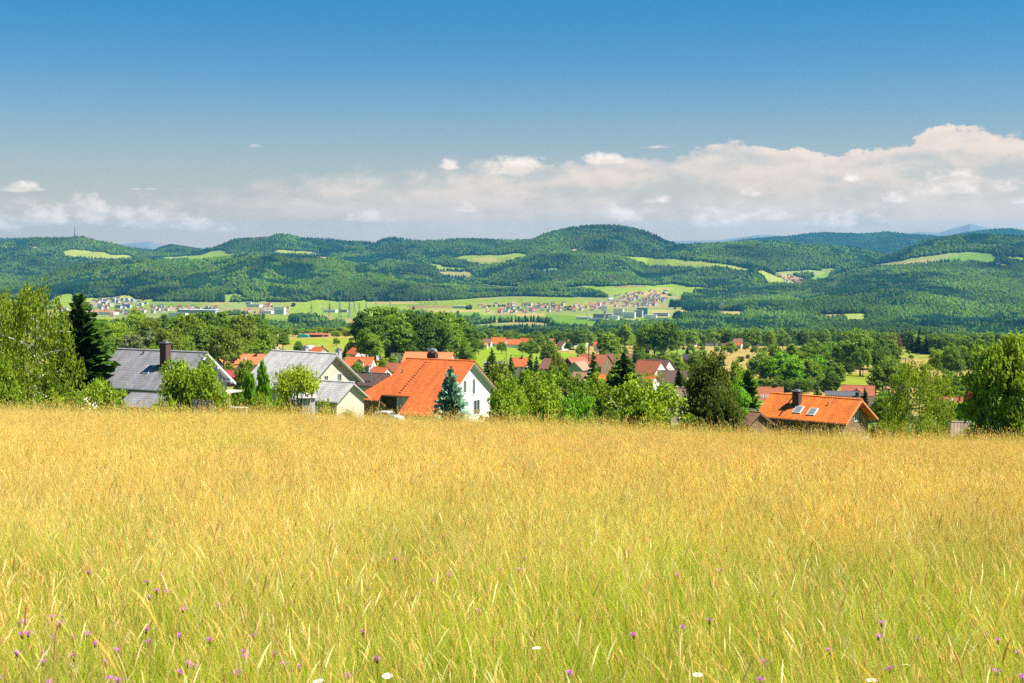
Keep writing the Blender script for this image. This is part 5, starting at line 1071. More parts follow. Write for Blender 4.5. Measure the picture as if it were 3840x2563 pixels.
b.prism([(-xo, .004, H.hr), (-xo, .004, H.hr - .2), (-xo, wb, H.hr - wb * H.tp - .15), (-xo, wb, H.hr - wb * H.tp)], (2 * xo, 0, 0)); rf = b.build('roof', so_, H.o)
tiles(rf, H, pl, ro, .33, .45, seed=5); tiles(rf, H, [(-xo, 0), (xo, 0), (xo, wb), (-xo, wb)], ro, .33, .45, True, seed=6); ridge_caps(rf, H, so_)
x = xo - .75; yw = yn + .7; yk = wb - .9
b = MB(); b.prism([(-x, yw, -2), (-x, yw, hgt(yw) - .16), (-x, 0, H.hr - .16), (-x, yk, H.hr - yk * H.tp - .16), (-x, yk, -2)][::-1], (2 * x, 0, 0)); b.build('wall', wallm('white'), H.o)
b = MB(); b.prism([(xn + .4, yb_ + .9, -2), (xn + .4, yb_ + .9, hgt(yb_ + .9) - .16), (xn + .4, yw - .002, hgt(yw) - .16), (xn + .4, yw - .002, -2)][::-1], (x - xn - .4, 0, 0)); b.build('side_wing_wall', wallm('white'), H.o)
b = MB(); yg = yl + .6; b.prism([(xl + .8, yg, -2), (xl + .8, yg, hgt(yg) - .22), (xl + .8, -2.5, hgt(yg) - .22), (xl + .8, -2.5, -2)][::-1], (xs_l - xl - .9, 0, 0)); b.build('garage_wall', wallm('wood'), H.o)
b = MB(); b.box(xs_l - .1, xs_l + 2.2, yw - .06, yw - .012, -2, hgt(yw) - .3); b.build('timber_screen', wallm('dwood'), H.o)
for i in range(9):
    xr = xs_l + .3 + i * (xn - xs_l - .6) / 8; b = MB(); b.box(xr - .06, xr + .06, yn + .02, yw - .02, hgt(yn) - .36, hgt(yn) - .20); b.build('rafter_end', FRAME, H.o)
b = MB(); b.box(xn - 2.6, xn - 2.45, yn + .3, yn + .45, -2, hgt(yn) - .3); b.build('porch_post', FRAME, H.o)
b = MB(); b.box(xn - 1.5, xn - .5, yw - .07, yw - .015, -1, 1.6); b.build('front_door', mat('door_white', (.44, .45, .45), .6), H.o)
b = MB(); b.box(xn - 3.9, xn - 3.1, yw - .05, yw - .015, 1.0, 1.35); b.build('sign_board', wallm('dwood'), H.o)
gutter(H.o, (xs_l, yn - .06, hgt(yn) - .1), (xn, yn - .06, hgt(yn) - .1), FRAME); gutter(H.o, (xl, yl - .06, hgt(yl) - .1), (xs_l, yl - .06, hgt(yl) - .1))
for (s_, wr) in ((-1, -yb_), (1, wb)):
    b = MB(); xg = H.L / 2; b.prism([(xg - .73, 0, H.hr - .24), (xg - .73, s_ * wr, H.hr - wr * H.tp - .22), (xg - .73, s_ * wr, H.hr - wr * H.tp - .27), (xg - .73, 0, H.hr - .29)][::-s_], (.71, 0, 0)); b.build('soffit', FRAME, H.o)
for (p0, p1) in (((1738, 1426), (1748, 1475)), ((1772, 1420), (1781, 1481)), ((1774, 1500), (1799, 1555))):
    y0, z1 = H.gab(p0, x); y1, z0 = H.gab(p1, x); window(H.o, (x + .012, (y0 + y1) / 2, (z0 + z1) / 2), R(90), abs(y1 - y0), z1 - z0)
xc, _y = H.slope((1613, 1352)); cm_ = mat('chimney_slate', (.055, .042, .038), .8, .3, 6)
b = MB(); b.box(xc - .75, xc + .75, .1, 1.0, H.hr - 1.2, H.hr + .95); b.build('chimney', cm_, rf)
b = MB(); b.tube([(xc - .8, .55, H.hr + 1.0), (xc - .5, .55, H.hr + 1.28), (xc, .55, H.hr + 1.38), (xc + .5, .55, H.hr + 1.28), (xc + .8, .55, H.hr + 1.0)], [.1, .32, .36, .32, .1], 8); b.build('chimney_hood', ZINC, rf)
x_, y_ = H.slope((1510, 1398)); b = MB(); b.tube([(x_, y_, hgt(y_)), (x_, y_, hgt(y_) + .5)], .08, 8); b.build('vent_pipe', DARKM, rf)
def snow_hooks(x_top, y_top, x_bot, y_bot, n):
    for i in range(n):
        t = i / (n - 1); xx = x_top + (x_bot - x_top) * t; yy_ = y_top + (y_bot - y_top) * t; b = MB(); b.box(xx - .15, xx + .15, yy_ - .05, yy_ + .03, hgt(yy_) + .05, hgt(yy_) + .17); b.build('roof_step', cm_, rf)
xa, ya = H.slope((1596, 1362)); xb, yb2 = H.slope((1500, 1476)); snow_hooks(xa, ya, xb, yb2, 15)
# orange roof with skylights over wooden walls
H = Near((2890, 1476), (3233, 1501.5), 186, 31.3, 'wooden house with bright orange tiled roof and two skylights', drop=.5)
wf = -H.slope((3000, 1577))[1]; wb = 4.7; rb = roofmat('bright', (.52, .130, .018)); sb_ = slabmat('bright', (.52, .130, .018))
hgt = lambda y: H.hr + y * H.tp
wl, rf, hf, hb = gable_shell(H.o, H.L, H.hr, wf, wb, H.tp, .8, .7, 1.1, wallm('wood'), sb_, base=1.2)
wl['label'] = 'weathered vertical wooden boarding'
b = MB(); b.box(-H.L / 2 + 1.05, H.L / 2 - 1.05, -(wf - .75), wb - .65, -2, 1.2 - .004); b.build('plinth', mat('concrete', (.40, .40, .40), .9, .15, 2), H.o)
tiles(rf, H, [(-H.L / 2, 0), (H.L / 2, 0), (H.L / 2, -wf), (-H.L / 2, -wf)], rb, .33, .43, seed=7); tiles(rf, H, [(-H.L / 2, 0), (H.L / 2, 0), (H.L / 2, wb), (-H.L / 2, wb)], rb, .33, .43, True, seed=8); ridge_caps(rf, H, sb_)
x, y = H.slope((2989, 1519)); chimney(rf, x, y, hgt(y), H.hr + .75, .95, mat('chimney_wood', (.075, .040, .032), .8, .3, 5, stretch=(6, 6, .4)))
for px in ((2994.5, 1540), (3047, 1548)): x, y = H.slope(px); skylight(rf, x, y, H.hr, H.tp, 1.15, 1.45, .07)
x, y = H.slope((3106, 1522)); b = MB(); b.tube([(x, y, hgt(y)), (x, y, hgt(y) + .5)], .1, 8); b.build('vent_pipe', mat('copper', (.40, .16, .06), .5), rf)
for p, q_ in (((3122, 1497), (3104, 1527)), ((3003, 1556), (2990, 1575))):
    (xa, ya), (xb, yb2) = H.slope(p), H.slope(q_); b = MB(); b.tube([(xa, ya, hgt(ya) + .13), (xb, yb2, hgt(yb2) + .13)], .02, 5); b.build('lightning_wire', ZINC, rf)
xa, ya = H.slope((2973, 1494)); xb, yb2 = H.slope((2925, 1560))
for i in range(16):
    t = i / 15; xx, yq = xa + (xb - xa) * t, ya + (yb2 - ya) * t; b = MB(); b.box(xx - .12, xx + .12, yq - .04, yq + .03, hgt(yq) + .05, hgt(yq) + .16); b.build('roof_step', cm_, rf)
for s_, wr in ((-1, wf), (1, wb)):
    b = MB(); xg = H.L / 2; b.prism([(xg - .02, 0, H.hr + .08), (xg - .02, s_ * wr, H.hr - wr * H.tp + .08), (xg - .02, s_ * wr, H.hr - wr * H.tp - .22), (xg - .02, 0, H.hr - .22)][::-s_], (.07, 0, 0)); b.build('verge_board', mat('verge_tile', (.50, .18, .07), .8), H.o)
y0, z1 = H.gab((3202, 1543), H.L / 2 - 1.1); y1, z0 = H.gab((3217, 1580), H.L / 2 - 1.1); window(H.o, (H.L / 2 - 1.085, (y0 + y1) / 2, (z0 + z1) / 2), R(90), max(.9, abs(y1 - y0)), z1 - z0)
gutter(H.o, (-H.L / 2, -wf - .06, hgt(-wf) - .08), (H.L / 2, -wf - .06, hgt(-wf) - .08), mat('copper_dark', (.10, .05, .035), .5))
gw = MB(); gw.box(H.L / 2 - .3, H.L / 2 + .1, -(wf - .6), 1.5, -2, .8); gw.build('garden_wall', mat('limewash', (.56, .56, .55), .8), H.o)
# low neighbouring roofs with tiles
def tiled(label, A, B, Yb, pitch, eave, roof, wall, wb, seed, name='house', cat='house', ov=.5, drop=.8, tw=.33, tl=.45):
    h = Near(A, B, Yb, pitch, label, name, cat, drop); wf = -h.slope(eave)[1]
    wl, rf, hf, hb = gable_shell(h.o, h.L, h.hr, wf, wb, h.tp, ov, ov, .4, wallm(wall), slabmat(roof, ROOF[roof]))
    tiles(rf, h, [(-h.L / 2, 0), (h.L / 2, 0), (h.L / 2, -wf), (-h.L / 2, -wf)], roofmat(roof, ROOF[roof]), tw, tl, seed=seed); ridge_caps(rf, h, slabmat(roof, ROOF[roof])); return h, rf
tiled('low shed roof of weathered brown tiles below the big maple', (3566, 1585), (3690, 1590), 152, 30, (3620, 1640), 'olivebrown', 'pale', 4, 11, 'shed', 'shed')
tiled('dark slate-coloured roof left of the orange roof with skylights', (2765, 1532), (2845, 1541), 186, 30, (2800, 1575), 'dgrey', 'wood', 4, 12)
tiled('brown tiled lean-to roof against the wooden house', (2812, 1545), (2852, 1549), 176, 30, (2815, 1597), 'brown', 'wood', 3, 13, 'lean_to', 'shed')
tiled('brown tiled house half hidden behind the large pine', (2480, 1451), (2600, 1458), 212, 38, (2520, 1600), 'olivebrown', 'pale', 5, 14)
h, rf = tiled('dark brown tiled roof with steel flue behind the cream gable', (1345, 1398), (1462, 1404), 262, 30, (1400, 1450), 'dbrown', 'cream', 5, 15)
b = MB(); b.tube([(.8, -2.2, h.hr - 1.4), (.8, -2.2, h.hr + .9)], .13, 8); b.build('flue', ZINC, rf); chimney(rf, -1.6, .4, h.hr, h.hr + 1.2, .75, mat('grey_render', (.30, .30, .30), .8))
tiled('small dark tiled roof among the fruit trees', (2066, 1453), (2110, 1456), 235, 30, (2085, 1486), 'dbrown', 'wood', 3.5, 16)

# --- the village: label, column, ridge row, distance, length, width, pitch, yaw, roof, wall
house('steep orange roof house left of the orange cluster', 790, 1293, 800, 11, 10, 38, 48, 'orange', 'white', 2, 2, lg=True)
house('broad orange hipped house with brown gable at the wood edge', 872, 1299, 770, 15, 11, 30, -22, 'orange', 'cream', 3, 2, cross=(-.1, 6, 1.5))
house('little orange hipped roof before the broad orange house', 900, 1317, 700, 12, 9, 26, -10, 'orange', 'cream', 2, 1, hip=1)
D_ = house('orange-roofed house with two dormers and solar panels', 858, 1341, 620, 11.5, 10, 40, -12, 'salmon', 'sky', 3, 2, chim=((.18, .08),), cross=(-.2, 3.2, .3))
house('long orange-roofed cream house beside the solar-panelled one', 950, 1328, 645, 14.5, 11, 38, -8, 'salmon', 'cream', 4, 2, rows=2, chim=((.12, -.1),), sky=((-.2, .5),))
house('small raspberry red roof right of the blue gable', 872, 1389, 480, 5, 6, 35, -10, 'rasp', 'wood', 1, 1, chim=())
house('low beige roof above the pale grey tiles', 1018, 1300, 800, 9, 10, 28, -10, 'beige', 'pale', 2, 1)
house('dark red wooden house with grey roof above the pale grey tiles', 1158, 1297, 800, 8, 9, 24, 60, 'palegrey', 'dred', 1, 1, chim=(), lg=True)
house('orange-red gabled roof beside the dark red house', 1196, 1303, 780, 9, 9, 34, -40, 'dorange', 'pale', 2, 1)
house('two-storey white villa with grey hipped roof below the beeches', 1384, 1291, 780, 12, 10, 26, -12, 'dgrey', 'white', 3, 2, rows=2, hip=1)
house('red and grey gabled house left of the white villa', 1340, 1304, 745, 9, 9, 36, -48, 'dorange', 'white', 2, 1)
house('orange-red roof in the hollow below the white villa', 1350, 1339, 530, 11, 9, 36, -10, 'dorange', 'white', 3, 1, cross=(.1, 4, .6))
house('small bright orange roof with white gable beside the dark tiled roof', 1428, 1377, 460, 6.4, 7, 36, -35, 'dorange', 'white', 2, 1, chim=())
house('brown roof left of the big orange roof', 1485, 1361, 520, 6.5, 8, 36, -30, 'redbrown', 'white', 2, 1)
house('white cube house with dark hipped roof', 1505, 1308, 640, 8.5, 8.5, 20, -14, 'anthr', 'white', 2, 2, rows=2, hip=1)
house('faded orange low roof behind the big orange roof', 1610, 1321, 330, 11.5, 9, 26, -8, 'salmon', 'cream', 3, 1, chim=((-.06, .1),))
house('white bungalow with dark hipped roof behind the big orange roof', 1690, 1304, 700, 14, 11, 24, -10, 'anthr', 'white', 3, 2, hip=1)
house('long orange farm roof at the far side of the light meadow', 1871, 1266, 1250, 14, 13, 38, -12, 'orange', 'white', 3, 2, chim=((-.2, .1), (.25, .1)))
house('red-brown roof joined to the long orange farm roof', 1928, 1272, 1230, 13, 12, 36, -10, 'dorange', 'white', 4, 2)
house('dark red roof with white gable at the meadow end of the row', 1975, 1268, 1220, 12, 11, 38, -30, 'dorange', 'white', 2, 2)
house('grey roof at the left end of the far orange row', 1828, 1271, 1240, 8, 10, 34, -10, 'brown', 'pale', 2, 1)
house('low orange shed roof at the left end of the far row', 1815, 1286, 1180, 7, 6, 30, -10, 'salmon', 'white', 1, 1, chim=())
house('brownish roof right of the far orange row', 2066, 1270, 1250, 9, 10, 36, -10, 'redbrown', 'pale', 2, 1)
house('white gabled house with brown roof at the end of the meadow', 2110, 1280, 1080, 7, 8, 42, -50, 'brown', 'white', 1, 1)
house('grey-roofed house in the far hamlet', 2182, 1263, 1230, 10, 10, 34, -20, 'dgrey', 'pale', 3, 1)
house('small red roof among the light trees', 2243, 1283, 1000, 6, 7, 34, -12, 'red', 'white', 1, 1, chim=())
house('orange roof at the back of the far hamlet', 2114, 1267, 1400, 9, 9, 34, -8, 'orange', 'white', 2, 1)
house('faded roof beside the small red roof', 2256, 1268, 1350, 7, 8, 32, -8, 'salmon', 'pale', 2, 1, chim=())
house('brown roof left of the tall poplars', 2384, 1270, 1280, 7, 9, 34, -8, 'brown', 'pale', 2, 1)
house('brown-roofed house between the spruces and the far grey roof', 2146, 1273, 1200, 8, 9, 34, -25, 'redbrown', 'white', 2, 1)
house('orange roof with black chimney among the dark spruces', 1950, 1342, 480, 5.6, 8, 34, -6, 'dorange', 'white', 2, 1, chim=((.12, -.05),))
house('long flat grey roof left of the dark spruces', 1860, 1356, 450, 7.6, 7, 8, -4, 'grey', 'pale', 2, 1, chim=())
house('brown gabled roof behind the olive birch', 2080, 1345, 490, 8.6, 9, 36, -35, 'brown', 'wood', 2, 1)
house('red-brown roof behind the turquoise gable', 2160, 1340, 470, 7.5, 8, 38, 38, 'redbrown', 'dwood', 1, 2, lg=True)
house('house with turquoise gable and brown roof', 2172, 1355, 420, 5.2, 6.2, 38, 52, 'pinkbrown', 'teal', 1, 2, lg=True, chim=())
house('large brown roof behind the broad dark spruce', 2230, 1329, 530, 11, 11, 36, -30, 'redbrown', 'wood', 2, 2, chim=((-.1, .08),))
house('wide dark brown roof left of the white house with shutters', 2322, 1327, 560, 11, 12, 36, -20, 'brown', 'wood', 3, 1)
S_ = house('white house with red-brown roof and dark shutters', 2438, 1352, 400, 8.2, 8.4, 42, -40, 'redbrown', 'white', 2, 3, chim=())
house('grey-brown roof behind the white house with shutters', 2470, 1348, 470, 8.4, 10, 36, -32, 'dbrown', 'pale', 2, 1, chim=((.0, .1),))
house('pinkish brown hipped roof among the garden trees', 2086, 1414, 262, 5.2, 6.5, 36, -20, 'pinkbrown', 'pale', 1, 1, hip=1, chim=())
house('small orange roof glimpsed behind the big dark fir', 2258, 1404, 330, 3.2, 5, 30, -8, 'orange', 'white', 1, 0, chim=(), name='shed', cat='shed')
house('small brown roof above the vivid green bush', 2180, 1395, 300, 4, 6, 38, -40, 'pinkbrown', 'pale', 1, 1, chim=())
house('dark brown roof in front of the white house with shutters', 2520, 1390, 360, 7.4, 8, 34, -8, 'dbrown', 'white', 2, 1, chim=())
house('low orange lean-to roof beside the white house with shutters', 2440, 1408, 350, 3.5, 4, 36, -40, 'dorange', 'white', 0, 0, chim=(), name='lean_to', cat='shed')
house('small black-brown roof in the golden field edge', 2584, 1328, 560, 5.2, 6, 34, -6, 'anthr', 'wood', 1, 1, chim=())
house('brown roof end just behind the large pine', 2722, 1395, 400, 3.6, 6, 34, -30, 'brown', 'wood', 1, 1, chim=())
house('white gabled house with orange-red roof right of the poplars', 2555, 1266, 1300, 8, 8, 42, -55, 'dorange', 'white', 1, 1)
house('grey-roofed house with wooden gable left of the red farmhouse', 2665, 1270, 1260, 12, 11, 34, -10, 'greyb' if 'greyb' in ROOF else 'dgrey', 'greyb', 2, 2, cross=(-.25, 6, .8))
house('big red farmhouse with brown roof by the orchard', 2745, 1270, 1240, 19, 13, 38, -10, 'brown', 'red', 5, 2, sky=((-.3, .4), (-.22, .4), (-.14, .4)), chim=((-.2, .02),))
house('white annex with small orange roof at the red farmhouse', 2772, 1286, 1200, 6.5, 6, 34, -40, 'orange', 'white', 0, 0, chim=(), name='annex', cat='annex')
house('flat white shed right of the red farmhouse', 2832, 1294, 1180, 6.5, 5, 4, -5, 'grey', 'white', 0, 0, chim=(), name='shed', cat='shed')
house('tiny orange-roofed house behind the orchard', 2602, 1275, 1350, 5, 6, 40, -30, 'salmon', 'white', 1, 1, chim=())
B_ = house('brown house with blue skylights above the orange roof ridge', 2888, 1451, 385, 7.2, 9, 40, -10, 'redbrown', 'cream', 2, 2, rows=1, sky=((-.3, .62), (-.12, .62)), chim=((.2, .0),))
house('orange-walled garage left of the orange roof with skylights', 2838, 1511, 262, 3, 4, 3, -8, 'pale' if 'pale' in ROOF else 'beige', 'orange', 1, 0, chim=(), name='garage', cat='garage')
house('red-brown house with cream cross gable right of the ridge', 3218, 1445, 345, 8, 9, 38, -16, 'redbrown', 'cream', 2, 2, cross=(.0, 4.2, 1.4), chim=((.35, .05),))
house('low anthracite flat roof before the red-brown house', 3152, 1468, 315, 7, 7, 10, -8, 'dgrey', 'white', 1, 1, chim=())
house('long dark brown ridge behind the orange roof with skylights', 3230, 1487, 270, 8, 7, 24, -6, 'dbrown', 'wood', 0, 0, chim=((-.1, .0), (.1, .0)))
house('brown roof half hidden by the olive birch', 3350, 1449, 365, 5.2, 7, 38, 30, 'pinkbrown', 'pale', 1, 1, lg=True, chim=())
house('white house with brown roof beside the deep red maple', 3580, 1489, 305, 7.6, 8, 34, -24, 'redbrown', 'white', 3, 2, cross=(.28, 3.8, 1.6), sky=((-.1, .3),), chim=())
# solar panels on the house with dormers
tpD = math.tan(R(40)); hrD = D_.children[0] if False else None
zr = EYE + (H0 - 1341) * 620 / F - D_.location.z
for i in range(4):
    for j in range(2):
        x_ = 2.0 + i * .85; y_ = -1.3 - j * 1.15; b = MB(); M = Matrix.Translation((x_, y_, zr + y_ * tpD)) @ Matrix.Rotation(R(40), 4, 'X'); b.box(-.4, .4, -.68, .68, .03, .09, 0, M); b.build('solar_panel', mat('solar', (.05, .07, .12), .15, .1, 2, .8), D_)
b = MB(); yq = -5.0 - .3
# dark shutters on the white house
for ob in list(S_.children):
    if ob.name.startswith('window') and abs(ob.rotation_euler.z) > .1:
        for s_ in (-1, 1):
            b = MB(); b.box(-.06, .0, -.28, .28, -.6, .6); sh = b.build('shutter', mat('shutter', (.05, .06, .07), .7), S_); sh.location = ob.location + Vector((.04, s_ * .9, 0))

# --- barn, tunnel tent, pavilion, fence, car, poles
t_ = empty('barn', on_ground(1185, 1440), R(-6), 'long dark red barn with pale door on the left field', 'barn'); b = MB(); b.box(-12, 12, -4, 4, -1, 3.6); b.build('wall', wallm('dred'), t_)
b = MB(); b.prism([(-12.6, -4.8, 3.3), (-12.6, 4.6, 4.6), (-12.6, 4.6, 4.8), (-12.6, -4.8, 3.5)][::-1], (25.2, 0, 0)); b.build('roof', slabmat('redbrown', ROOF['redbrown']), t_)
b = MB(); b.box(7.2, 9.8, -4.06, -4.01, -.5, 3.2); b.build('door', FRAME, t_)
b = MB(); b.box(-10.5, 6, -4.05, -4.01, .6, 3.2); b.build('front_shade_panel', wallm('dwood'), t_)  # dark sheet on the closed wall, painted shade for an open front
tt = empty('tunnel_tent', on_ground(1137, 1410), 0, 'turquoise round-topped tunnel tent beside the red barn', 'tent'); b = MB(); n_ = 12
pr = [(6.2 * math.cos(math.pi * i / n_), 0, 3.8 * math.sin(math.pi * i / n_) ** .8) for i in range(n_ + 1)]; b.prism([(p[0], -4, p[2]) for p in pr], (0, 8, 0)); b.build('tarpaulin', mat('tarp', (.03, .26, .19), .5, .12, .6, .3), tt, False)
pv_ = empty('pavilion', on_ground(1146, 128), R(20), 'little six-sided stone pavilion with pale roof under the crooked tree', 'pavilion')
zt = EYE + (H0 - 1471) * 128 / F - pv_.location.z
def ring(r_, z, n=6): return [(r_ * math.cos(2 * math.pi * i / n), r_ * math.sin(2 * math.pi * i / n), z) for i in range(n)]
def lathe6(levels):
    b = MB(); 
    for i in range(len(levels) - 1):
        a, c = ring(*levels[i]), ring(*levels[i + 1]); b.add(a + c, [(k, (k + 1) % 6, 6 + (k + 1) % 6, 6 + k) for k in range(6)])
    return b
lathe6([(.85, -2), (.85, zt - 1.05)]).build('stone_base', mat('stonework', (.30, .29, .28), .9, .45, 4.5, .1, stretch=(1, 1, 3)), pv_)
lathe6([(.78, zt - 1.05), (.78, zt - .48)]).build('glazing', mat('pavilion_glass', (.30, .34, .34), .15, .2, 2, .6), pv_)
for k in range(6):
    a = 2 * math.pi * k / 6; b = MB(); b.box(-.06, .06, -.06, .06, zt - 1.05, zt - .48); p_ = b.build('post', FRAME, pv_); p_.location = (.78 * math.cos(a), .78 * math.sin(a), 0)
lathe6([(1.12, zt - .50), (1.14, zt - .44), (.35, zt - .06), (.02, zt)]).build('roof', mat('pavilion_roof', (.40, .37, .33), .7), pv_)
fo = empty('plank_fence', on_ground(758, 124), R(-14), 'weathered grey plank fence behind the apple tree trunk', 'fence'); zt = EYE + (H0 - 1502) * 124 / F - fo.location.z
for i in range(15):
    b = MB(); h_ = zt + float(TR.uniform(-.06, .06)); b.box(-.065, .065, -.02, .02, -1, h_); p_ = b.build('plank', wallm('greywood') if False else mat('grey_plank', (.30, .28, .27), .95, .3, 3, .1, stretch=(4, 4, .5)), fo); p_.location = (-.95 + i * .137, .0 + .01 * (i % 2), 0)
b = MB(); b.box(-1.05, 1.1, .03, .09, zt - .5, zt - .4); b.build('rail', MATS['grey_plank'], fo)
wo = empty('garden_wall', on_ground(893, 122), R(-10), 'short pale concrete wall at the meadow edge right of the apple tree', 'wall'); zt = EYE + (H0 - 1531) * 122 / F - wo.location.z
b = MB(); b.box(-.75, .75, -.2, .2, -1.5, zt); b.build('wall_block', mat('pale_concrete', (.44, .42, .39), .9, .2, 3), wo)
b = MB(); b.box(-.8, .8, -.25, .25, zt + .002, zt + .08); b.build('coping', mat('pale_concrete', (.44, .42, .39)), wo)
def car():
    g_ = on_ground(1453, 186); zt = EYE + (H0 - 1543) * 186 / F
    o = empty('car', Vector((g_.x, g_.y, zt - 1.50)), R(-22), 'white hatchback car parked before the orange-roofed house', 'car')
    white = mat('car_paint', (.66, .67, .68), .22, .03, 1, .6); tyre = mat('tyre', (.02, .02, .02), .9); rim = mat('rim', (.40, .41, .42), .35, .1, 3, .5, .8)
    prof = [(-2.05, .32), (-2.10, .62), (-2.04, .92), (-1.80, 1.00), (-1.45, 1.36), (-1.05, 1.47), (.05, 1.50), (.55, 1.40), (1.10, 1.02), (1.78, .88), (2.06, .70), (2.10, .36), (1.80, .22), (-1.80, .22)]
    b = MB(); wd = lambda z: .86 - max(0, z - .9) * .34
    L_ = [(x, -wd(z), z) for x, z in prof]; R_ = [(x, wd(z), z) for x, z in prof]; n = len(prof)
    b.add(L_ + R_, [tuple(range(n)), tuple(range(2 * n - 1, n - 1, -1))] + [(i, n + i, n + (i + 1) % n, (i + 1) % n) for i in range(n)]); b.build('body', white, o)
    gl = mat('car_glass', (.02, .025, .03), .05, .1, 1, .9)
    for s_ in (-1, 1):
        for nm, q in (('rear_side_window', [(-1.40, 1.05), (-1.20, 1.36), (-.32, 1.40), (-.32, 1.03)]), ('front_side_window', [(-.24, 1.03), (-.24, 1.40), (.36, 1.36), (.80, 1.03)])):
            b = MB(); b.prism([(x, s_ * (wd(z) + .003), z) for x, z in q][::s_], (0, s_ * .012, 0)); b.build(nm, gl, o)
        for x in (-1.30, 1.32):
            b = MB(); b.tube([(x, s_ * .70, .32), (x, s_ * .89, .32)], .32, 16); wh = b.build('wheel', tyre, o, True); b = MB(); b.tube([(x, s_ * .86, .32), (x, s_ * .90, .32)], .20, 12); b.build('rim', rim, wh)
        b = MB(); b.box(.62, .82, s_ * .92 - .07, s_ * .92 + .07, 1.02, 1.14); b.build('wing_mirror', DARKM, o)
        b = MB(); b.box(1.86, 2.05, s_ * .62 - .14, s_ * .62 + .14, .68, .80); b.build('headlight', mat('lamp_glass', (.5, .5, .5), .1), o)
        b = MB(); b.box(-2.09, -1.98, s_ * .66 - .1, s_ * .66 + .1, .72, .96); b.build('tail_light', mat('tail_red', (.35, .02, .02), .2), o)
        b = MB(); b.tube([(-1.2, s_ * .58, 1.50), (-.1, s_ * .58, 1.545), (.3, s_ * .58, 1.50)], .02, 5); b.build('roof_rail', ZINC, o)
    b = MB(); b.prism([(.58, -.66, 1.395), (1.08, -.78, 1.03), (1.08, .78, 1.03), (.58, .66, 1.395)], (.02, 0, .02)); b.build('windscreen', gl, o)
    b = MB(); b.prism([(-1.79, -.76, 1.02), (-1.47, -.66, 1.35), (-1.47, .66, 1.35), (-1.79, .76, 1.02)], (-.02, 0, .02)); b.build('rear_window', gl, o)
car()
def pole(xs, yt, Y, label, arms=2, r=.13, m=None):
    c = on_ground(xs, Y); h = EYE + (H0 - yt) * Y / F - c.z; o = empty('utility_pole', c, 0, label, 'pole')
    b = MB(); b.tube([(0, 0, -.5), (0, 0, h)], [r * 1.25, r * .8], 8); b.build('mast', m or mat('pole_wood', (.16, .11, .075), .9), o)
    for i in range(arms):
        b = MB(); b.box(-1.1, 1.1, -.07, .07, h - .6 - i * 1.2, h - .45 - i * 1.2); b.build('crossarm', m or MATS['pole_wood'], o)
pole(1898, 1238, 900, 'wooden utility pole in the light green meadow', 3, .2); pole(2208, 1248, 780, 'dark utility pole among the garden trees', 4, .25, DARKM); pole(2716, 1320, 470, 'plain wooden pole in front of the golden field', 1, .16); pole(3396, 1340, 420, 'grey pole with cross arms beside the olive birch', 2, .2, ZINC)
pole(1175, 1208, 1600, 'thin wooden pole behind the red barn', 1, .15); pole(1030, 1225, 1500, 'wooden pole at the corner of the dark wood', 1, .15)

# ------------------------------------------------------------------ far towns, works, pylons
_ys = np.geomspace(3600, 15000, 4000)
def hit(xs, ys, y0=3600):
    Ys = _ys[_ys > y0]; X = (xs - 1920) * Ys / F; z = EYE + (H0 - ys) * Ys / F; d = z - gz(X, Ys); i = np.argmax(d < 0)
    return Vector((X[i], Ys[i], gz1(X[i], Ys[i]))) if (d < 0).any() else None
FR = np.random.default_rng(8)
FARM = {}
def town_mesh(kind):
    if kind in FARM: return FARM[kind]
    wall, roof, L, Wd, he, hr = {'red': ('white', 'redbrown', 13, 10, 6, 10.5), 'redcream': ('white', 'pinkbrown', 14, 10, 5.5, 10), 'brown': ('white', 'brown', 13, 10, 6, 10), 'grey': ('white', 'dgrey', 13, 11, 6.5, 10), 'block': ('white', 'grey', 18, 13, 12, 12.6), 'orange': ('pale', 'salmon', 14, 11, 6, 10.5)}[kind]
    b = MB(); x, y = L / 2 - .5, Wd / 2 - .5; b.prism([(-x, -y, -3), (-x, -y, he), (-x, 0, hr - .3), (-x, y, he), (-x, y, -3)][::-1], (2 * x, 0, 0), 0)
    for s_ in (-1, 1): b.prism([(-L / 2, 0, hr), (-L / 2, s_ * Wd / 2, he - .3), (-L / 2, s_ * Wd / 2, he - .6), (-L / 2, 0, hr - .35)][::-s_], (L, 0, 0), 1)
    for r_ in range(2 if kind != 'block' else 3):
        for i in range(4): xx = -x + (i + .5) * 2 * x / 4; b.box(xx - .6, xx + .6, -y - .05, -y - .005, 1.2 + r_ * 2.9, 2.6 + r_ * 2.9, 2)
        for i in range(2): yq = -y + (i + .5) * y; b.box(x + .005, x + .05, yq - .6, yq + .6, 1.2 + r_ * 2.9, 2.6 + r_ * 2.9, 2)
    FARM[kind] = b.mesh('town_house', [wallm(wall), slabmat(roof, ROOF[roof]), GLASS]); return FARM[kind]
KN = {'red': 'small white house with red roof', 'redcream': 'small cream house with faded red roof', 'brown': 'small white house with brown roof', 'grey': 'small white house with dark grey roof', 'block': 'white flat-roofed block', 'orange': 'small pale house with orange roof'}
